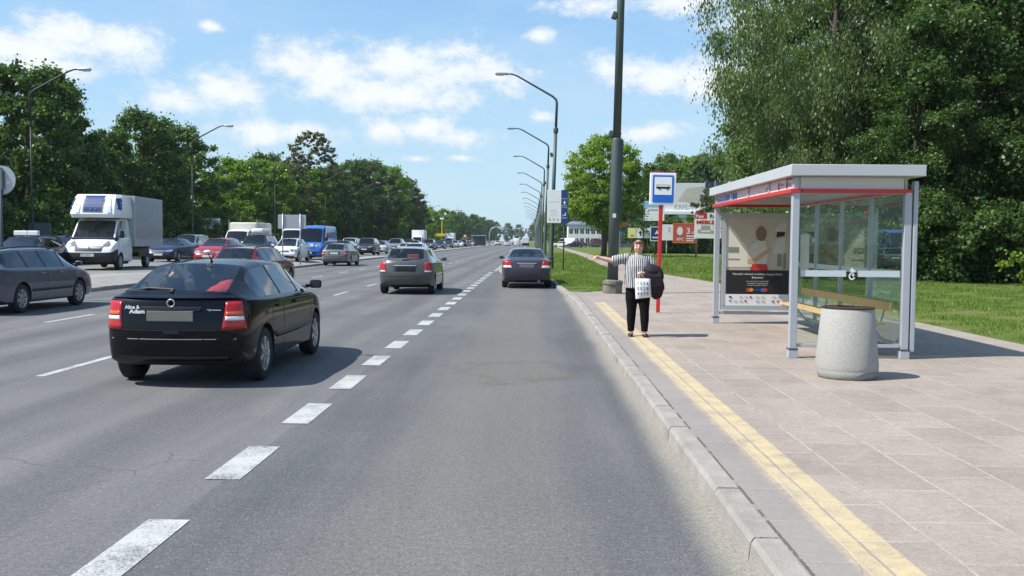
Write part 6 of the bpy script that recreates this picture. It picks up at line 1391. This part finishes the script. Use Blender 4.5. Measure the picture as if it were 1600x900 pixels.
# trunk, neck, head (faces -y, towards the camera)
def ell(bm, secs, n=20):
    rings = []
    for (x, y, z, rx, ry) in secs: rings.append([bm.verts.new((x+rx*math.cos(2*math.pi*k/n), y+ry*math.sin(2*math.pi*k/n), z)) for k in range(n)])
    for a, b in zip(rings, rings[1:]):
        for k in range(n): bm.faces.new((a[k], a[(k+1)%n], b[(k+1)%n], b[k]))
    bm.faces.new(rings[0][::-1]); bm.faces.new(rings[-1])
TR = [(0,0,.76,.16,.13),(0,.0,.84,.19,.15),(0,-.01,.95,.195,.165),(0,-.015,1.05,.19,.16),(0,-.02,1.16,.195,.155),(0,-.01,1.24,.195,.135),(0,0,1.30,.175,.11),(0,.005,1.335,.10,.08)]
ell(bm, TR); tube(bm, [(0,.01,1.30),(0,-.005,1.40)], [.062,.056], 14)
ball(bm, (0,-.015,1.475), (.078,.092,.112), 3); ball(bm, (0,-.045,1.425), (.055,.058,.05), 2)
ball(bm, (0,-.113,1.462), (.013,.018,.022), 2); ball(bm, (0,-.104,1.475), (.010,.014,.03), 2)       # nose
for s in (1,-1): ball(bm, (s*.080,0,1.468), (.012,.020,.030), 2); ball(bm, (s*.040,-.082,1.452), (.025,.02,.022), 2)
# legs
for s, fx, fy in ((-1,-.105,.0),(1,.115,-.05)):
    tube(bm, [(s*.095,.0,.80),(s*.10,-.01,.62),(fx*.95,fy*.5-.01,.44),(fx,fy+.01,.27),(fx,fy+.01,.09)], [.098,.088,.062,.058,.04], 14)
    ball(bm, (fx,fy+.02,.05), (.04,.05,.05)); ball(bm, (fx+s*.008,fy-.07,.035), (.043,.09,.032))
# arm stretched to the road
tube(bm, [(-.165,0,1.295),(-.30,-.02,1.275),(-.42,-.03,1.240),(-.54,-.045,1.268),(-.635,-.055,1.293)], [.062,.054,.045,.037,.026], 14)
def fingers(bm, specs):
    for pts, r in specs: tube(bm, pts, [r, r*.95, r*.85, r*.7][:len(pts)], 8); ball(bm, pts[-1], r*.72, 1)
tube(bm, [(-.63,-.055,1.293),(-.66,-.057,1.297),(-.70,-.058,1.299)], [.026,.034,.030], 12)
fingers(bm, [([(-.70,-.052,1.310),(-.735,-.054,1.314),(-.762,-.056,1.314),(-.785,-.058,1.313)], .0095),
             ([(-.70,-.056,1.297),(-.735,-.060,1.297),(-.745,-.064,1.279),(-.725,-.066,1.272)], .0095),
             ([(-.698,-.060,1.284),(-.728,-.066,1.281),(-.735,-.070,1.264),(-.715,-.070,1.260)], .009),
             ([(-.692,-.064,1.272),(-.716,-.072,1.266),(-.720,-.076,1.253),(-.704,-.074,1.250)], .008),
             ([(-.652,-.075,1.305),(-.675,-.092,1.312),(-.700,-.098,1.312)], .010)])
# other arm bent across the body
tube(bm, [(.165,0,1.295),(.225,-.02,1.19),(.245,-.05,1.08),(.17,-.15,1.045),(.075,-.215,1.045)], [.062,.056,.046,.038,.027], 14)
tube(bm, [(.08,-.212,1.045),(.05,-.225,1.045),(.015,-.23,1.04)], [.027,.035,.030], 12)
fingers(bm, [([(.020,-.238,1.066),(-.010,-.240,1.058),(-.016,-.240,1.036),(.006,-.236,1.028)], .0095),
             ([(.018,-.244,1.050),(-.014,-.248,1.040),(-.018,-.246,1.018),(.004,-.240,1.012)], .0095),
             ([(.018,-.246,1.034),(-.010,-.250,1.024),(-.013,-.248,1.004),(.008,-.242,.998)], .009),
             ([(.022,-.244,1.020),(-.002,-.248,1.010),(-.004,-.246,.992),(.012,-.240,.988)], .008),
             ([(.052,-.245,1.062),(.028,-.262,1.056),(.010,-.264,1.040)], .010)])
body = rem(bm, 'skin_body', 'skin', W, .0062, 3)
# face
bm = bmesh.new()
for s in (1,-1): ball(bm, (s*.028,-.098,1.478), (.010,.006,.006), 2)
M['eye'] = mat('dark eyes', (.03,.02,.015), .2); M['lip'] = mat('lips', (.45,.14,.12), .5)
for s in (1,-1):
    bm2 = bmesh.new(); ball(bm2, (s*.029,-.100,1.480), (.010,.006,.006), 2); bm_obj('eye', bm2, 'eye', W, smooth=True)
    bm2 = bmesh.new(); tube(bm2, [(s*.014,-.106,1.497),(s*.030,-.104,1.501),(s*.046,-.093,1.496)], .0035, 6); bm_obj('eyebrow', bm2, 'hair', W)
bm.free(); bm = bmesh.new(); ball(bm, (0,-.104,1.428), (.021,.007,.006), 2); bm_obj('mouth', bm, 'lip', W, smooth=True)
# hair: short auburn bob
bm = bmesh.new(); ball(bm, (0,.012,1.505), (.090,.098,.090), 3); ball(bm, (0,.035,1.455), (.088,.072,.085), 3); 
for s in (1,-1): tube(bm, [(s*.070,-.045,1.53),(s*.088,-.022,1.48),(s*.086,-.005,1.425)], [.022,.026,.018], 10)
tube(bm, [(-.055,-.082,1.540),(.0,-.094,1.552),(.060,-.080,1.540)], [.018,.022,.018], 10)
rng_ = random.Random(4)
for v in bm.verts: v.co += Vector((rng_.uniform(-1,1), rng_.uniform(-1,1), rng_.uniform(-1,1)))*.004
rem(bm, 'hair', 'hair', W, .008, 2)
# blouse
def stripes():
    m = bpy.data.materials.new('striped blouse cloth'); m.use_nodes = True; nt = m.node_tree; b = nt.nodes['Principled BSDF']; b.inputs['Roughness'].default_value = .8
    tcn = N(nt, 'ShaderNodeTexCoord'); w = N(nt, 'ShaderNodeTexWave', wave_type='BANDS', bands_direction='X'); w.inputs['Scale'].default_value = 10.0; w.inputs['Distortion'].default_value = 9.0; w.inputs['Detail'].default_value = 2; w.inputs['Detail Scale'].default_value = .6
    mp = N(nt, 'ShaderNodeMapping'); mp.inputs['Scale'].default_value = (1.0,.4,.30); nt.links.new(tcn.outputs['Object'], mp.inputs[0]); nt.links.new(mp.outputs[0], w.inputs['Vector'])
    cr_ = N(nt, 'ShaderNodeValToRGB'); e = cr_.color_ramp.elements; e[0].position = .36; e[0].color = (.03,.03,.035,1); e[1].position = .60; e[1].color = (.52,.52,.52,1); x = e.new(.48); x.color = (.16,.16,.17,1)
    nt.links.new(w.outputs['Fac'], cr_.inputs[0]); nt.links.new(cr_.outputs[0], b.inputs['Base Color']); return m
M['stripe'] = stripes()
bm = bmesh.new()
g = .018
ell(bm, [(0,-.01,.80,.225,.185),(0,-.01,.86,.228,.190),(0,-.012,.95,.222,.188),(0,-.018,1.05,.212,.182),(0,-.02,1.16,.213,.175),(0,-.01,1.24,.210,.152),(0,0,1.305,.190,.125),(0,.004,1.345,.105,.088)], 28)
tube(bm, [(-.15,0,1.295),(-.30,-.02,1.270),(-.40,-.03,1.238),(-.425,-.032,1.232)], [.080,.082,.088,.088], 16)
tube(bm, [(.15,0,1.295),(.225,-.02,1.19),(.25,-.045,1.08),(.235,-.07,1.05)], [.080,.080,.074,.070], 16)
rg2 = random.Random(8)
for v in bm.verts:
    if v.co.z < 1.15 and abs(v.co.x) < .24: v.co.x *= 1+.05*math.sin(v.co.z*21+v.co.y*9); v.co.y *= 1+.06*math.sin(v.co.x*26+v.co.z*6)
rem(bm, 'blouse', 'stripe', W, .011, 2)
M['blacktr'] = mat('black trouser cloth', (.005,.005,.006), .85, var=.2, vscale=20, bump=.5, bscale=14, spec=.15)
bm = bmesh.new(); ell(bm, [(0,.0,.72,.17,.14),(0,0,.80,.205,.165),(0,0,.88,.20,.165)], 24)
for s, fx, fy in ((-1,-.105,.0),(1,.115,-.05)):
    tube(bm, [(s*.092,.0,.80),(s*.10,-.01,.62),(fx*.95,fy*.5-.01,.44),(fx,fy+.01,.27),(fx,fy+.01,.12),(fx,fy+.01,.085)], [.112,.104,.079,.072,.056,.058], 18)
rem(bm, 'trousers', 'blacktr', W, .010, 3)
M['shoe'] = mat('dark brown leather', (.035,.018,.012), .4, var=.2)
for s, fx, fy in ((-1,-.105,.0),(1,.115,-.05)):
    bm = bmesh.new(); ball(bm, (fx,fy+.025,.038), (.043,.055,.040)); ball(bm, (fx+s*.010,fy-.075,.032), (.047,.100,.033)); box(bm, fx+s*.005, fy-.04, .009, .075, .22, .018, .006)
    rem(bm, 'shoe', 'shoe', W, .007, 2)
# dark jacket and bag hung over her forearm
M['jacket'] = mat('dark plum jacket cloth', (.012,.006,.012), .85, var=.35, vscale=10, bump=.6, bscale=14)
bm = bmesh.new()
JP = [(1.75,15.75)]
for (c, r) in (((.22,-.16,1.10),(.15,.10,.10)), ((.26,-.12,.98),(.15,.11,.16)), ((.285,-.10,.85),(.145,.11,.17)), ((.30,-.10,.74),(.11,.085,.12)), ((.16,-.17,1.00),(.10,.08,.11)), ((.33,-.06,1.02),(.08,.10,.13))): ball(bm, c, r, 3)
for k in range(7): a = .11+.035*k; tube(bm, [(a,-.21,1.12),(a+.03,-.235,1.0),(a+.05,-.215,.84),(a+.055,-.18,.70)], [.022,.026,.024,.016], 8)
for v in bm.verts: v.co += Vector((math.sin(v.co.z*31+v.co.x*20), math.cos(v.co.z*27), math.sin(v.co.x*40)))*.008
jk = rem(bm, 'jacket', 'jacket', None, .010, 2); tag(jk, 'dark plum jacket draped over the bent forearm of the woman', 'jacket'); jk.location = W.location; jk.rotation_euler = W.rotation_euler
# white carrier bag with printed figures
cbg = thing('carrier_bag', (1.75, 15.75, ZP), 'white carrier bag with black numbers held by the woman', 'bag'); cbg.rotation_euler = (0, 0, R(-4))
bm = bmesh.new(); nx_, nz_ = 10, 10
def bagpt(u, v, sgn):
    x = -.055+.255*u+.02*(v-.5)*(-1); z = .965-.30*(1-v)-.03*(.5-u)*(-1)*0 - .035*(1-u)*(1-v)
    t = .045*math.sin(math.pi*u)**.6*math.sin(math.pi*min(1,(1-v)*.9+.05))**.7
    return (x, -.255-sgn*t+.012*math.sin(6*u+4*v), z)
for sgn in (1,-1):
    g_ = [[bm.verts.new(bagpt(i/nx_, j/nz_, sgn)) for i in range(nx_+1)] for j in range(nz_+1)]
    for j in range(nz_):
        for i in range(nx_): bm.faces.new((g_[j][i], g_[j][i+1], g_[j+1][i+1], g_[j+1][i]))
bmesh.ops.remove_doubles(bm, verts=bm.verts[:], dist=.004)
M['bagwhite'] = mat('white plastic film', (.78,.77,.80), .4, var=.03, vscale=20)
bm_obj('bag_body', bm, 'bagwhite', cbg, smooth=True)
bm = bmesh.new(); tube(bm, [(.02,-.25,.955),(.015,-.25,1.01),(.035,-.25,1.03),(.07,-.25,1.0),(.11,-.25,.955)], .006, 6); bm_obj('bag_handle', bm, 'bagwhite', cbg, smooth=True)
S = Sheet((-.05,-.315,.665), (1,0,0), (-.04,0,1), (0,-1,0), cbg)
for q, (tx_, zz_) in enumerate((('1 2 5 6', .20), ('5 0 2 8', .115), ('4 6 7 9', .03))): S.text(tx_, .03, zz_, .068, 'black', 1, sx=.95, bold=.0015)

# ------------------------------------------------------------------ air
hz = bpy.data.materials.new('haze air'); hz.use_nodes = True; nt = hz.node_tree; nt.nodes.clear()
pv = N(nt, 'ShaderNodeVolumePrincipled'); pv.inputs['Color'].default_value = (.82,.92,1,1); pv.inputs['Density'].default_value = .00014; pv.inputs['Anisotropy'].default_value = .3
oo = N(nt, 'ShaderNodeOutputMaterial'); nt.links.new(pv.outputs[0], oo.inputs['Volume'])
bm = bmesh.new(); box(bm, 0, 500, 17.9, 3010, 3010, 38.2)
hzo = struct(bm_obj('haze', bm, hz), 'stuff')
cy.volume_bounces = 0
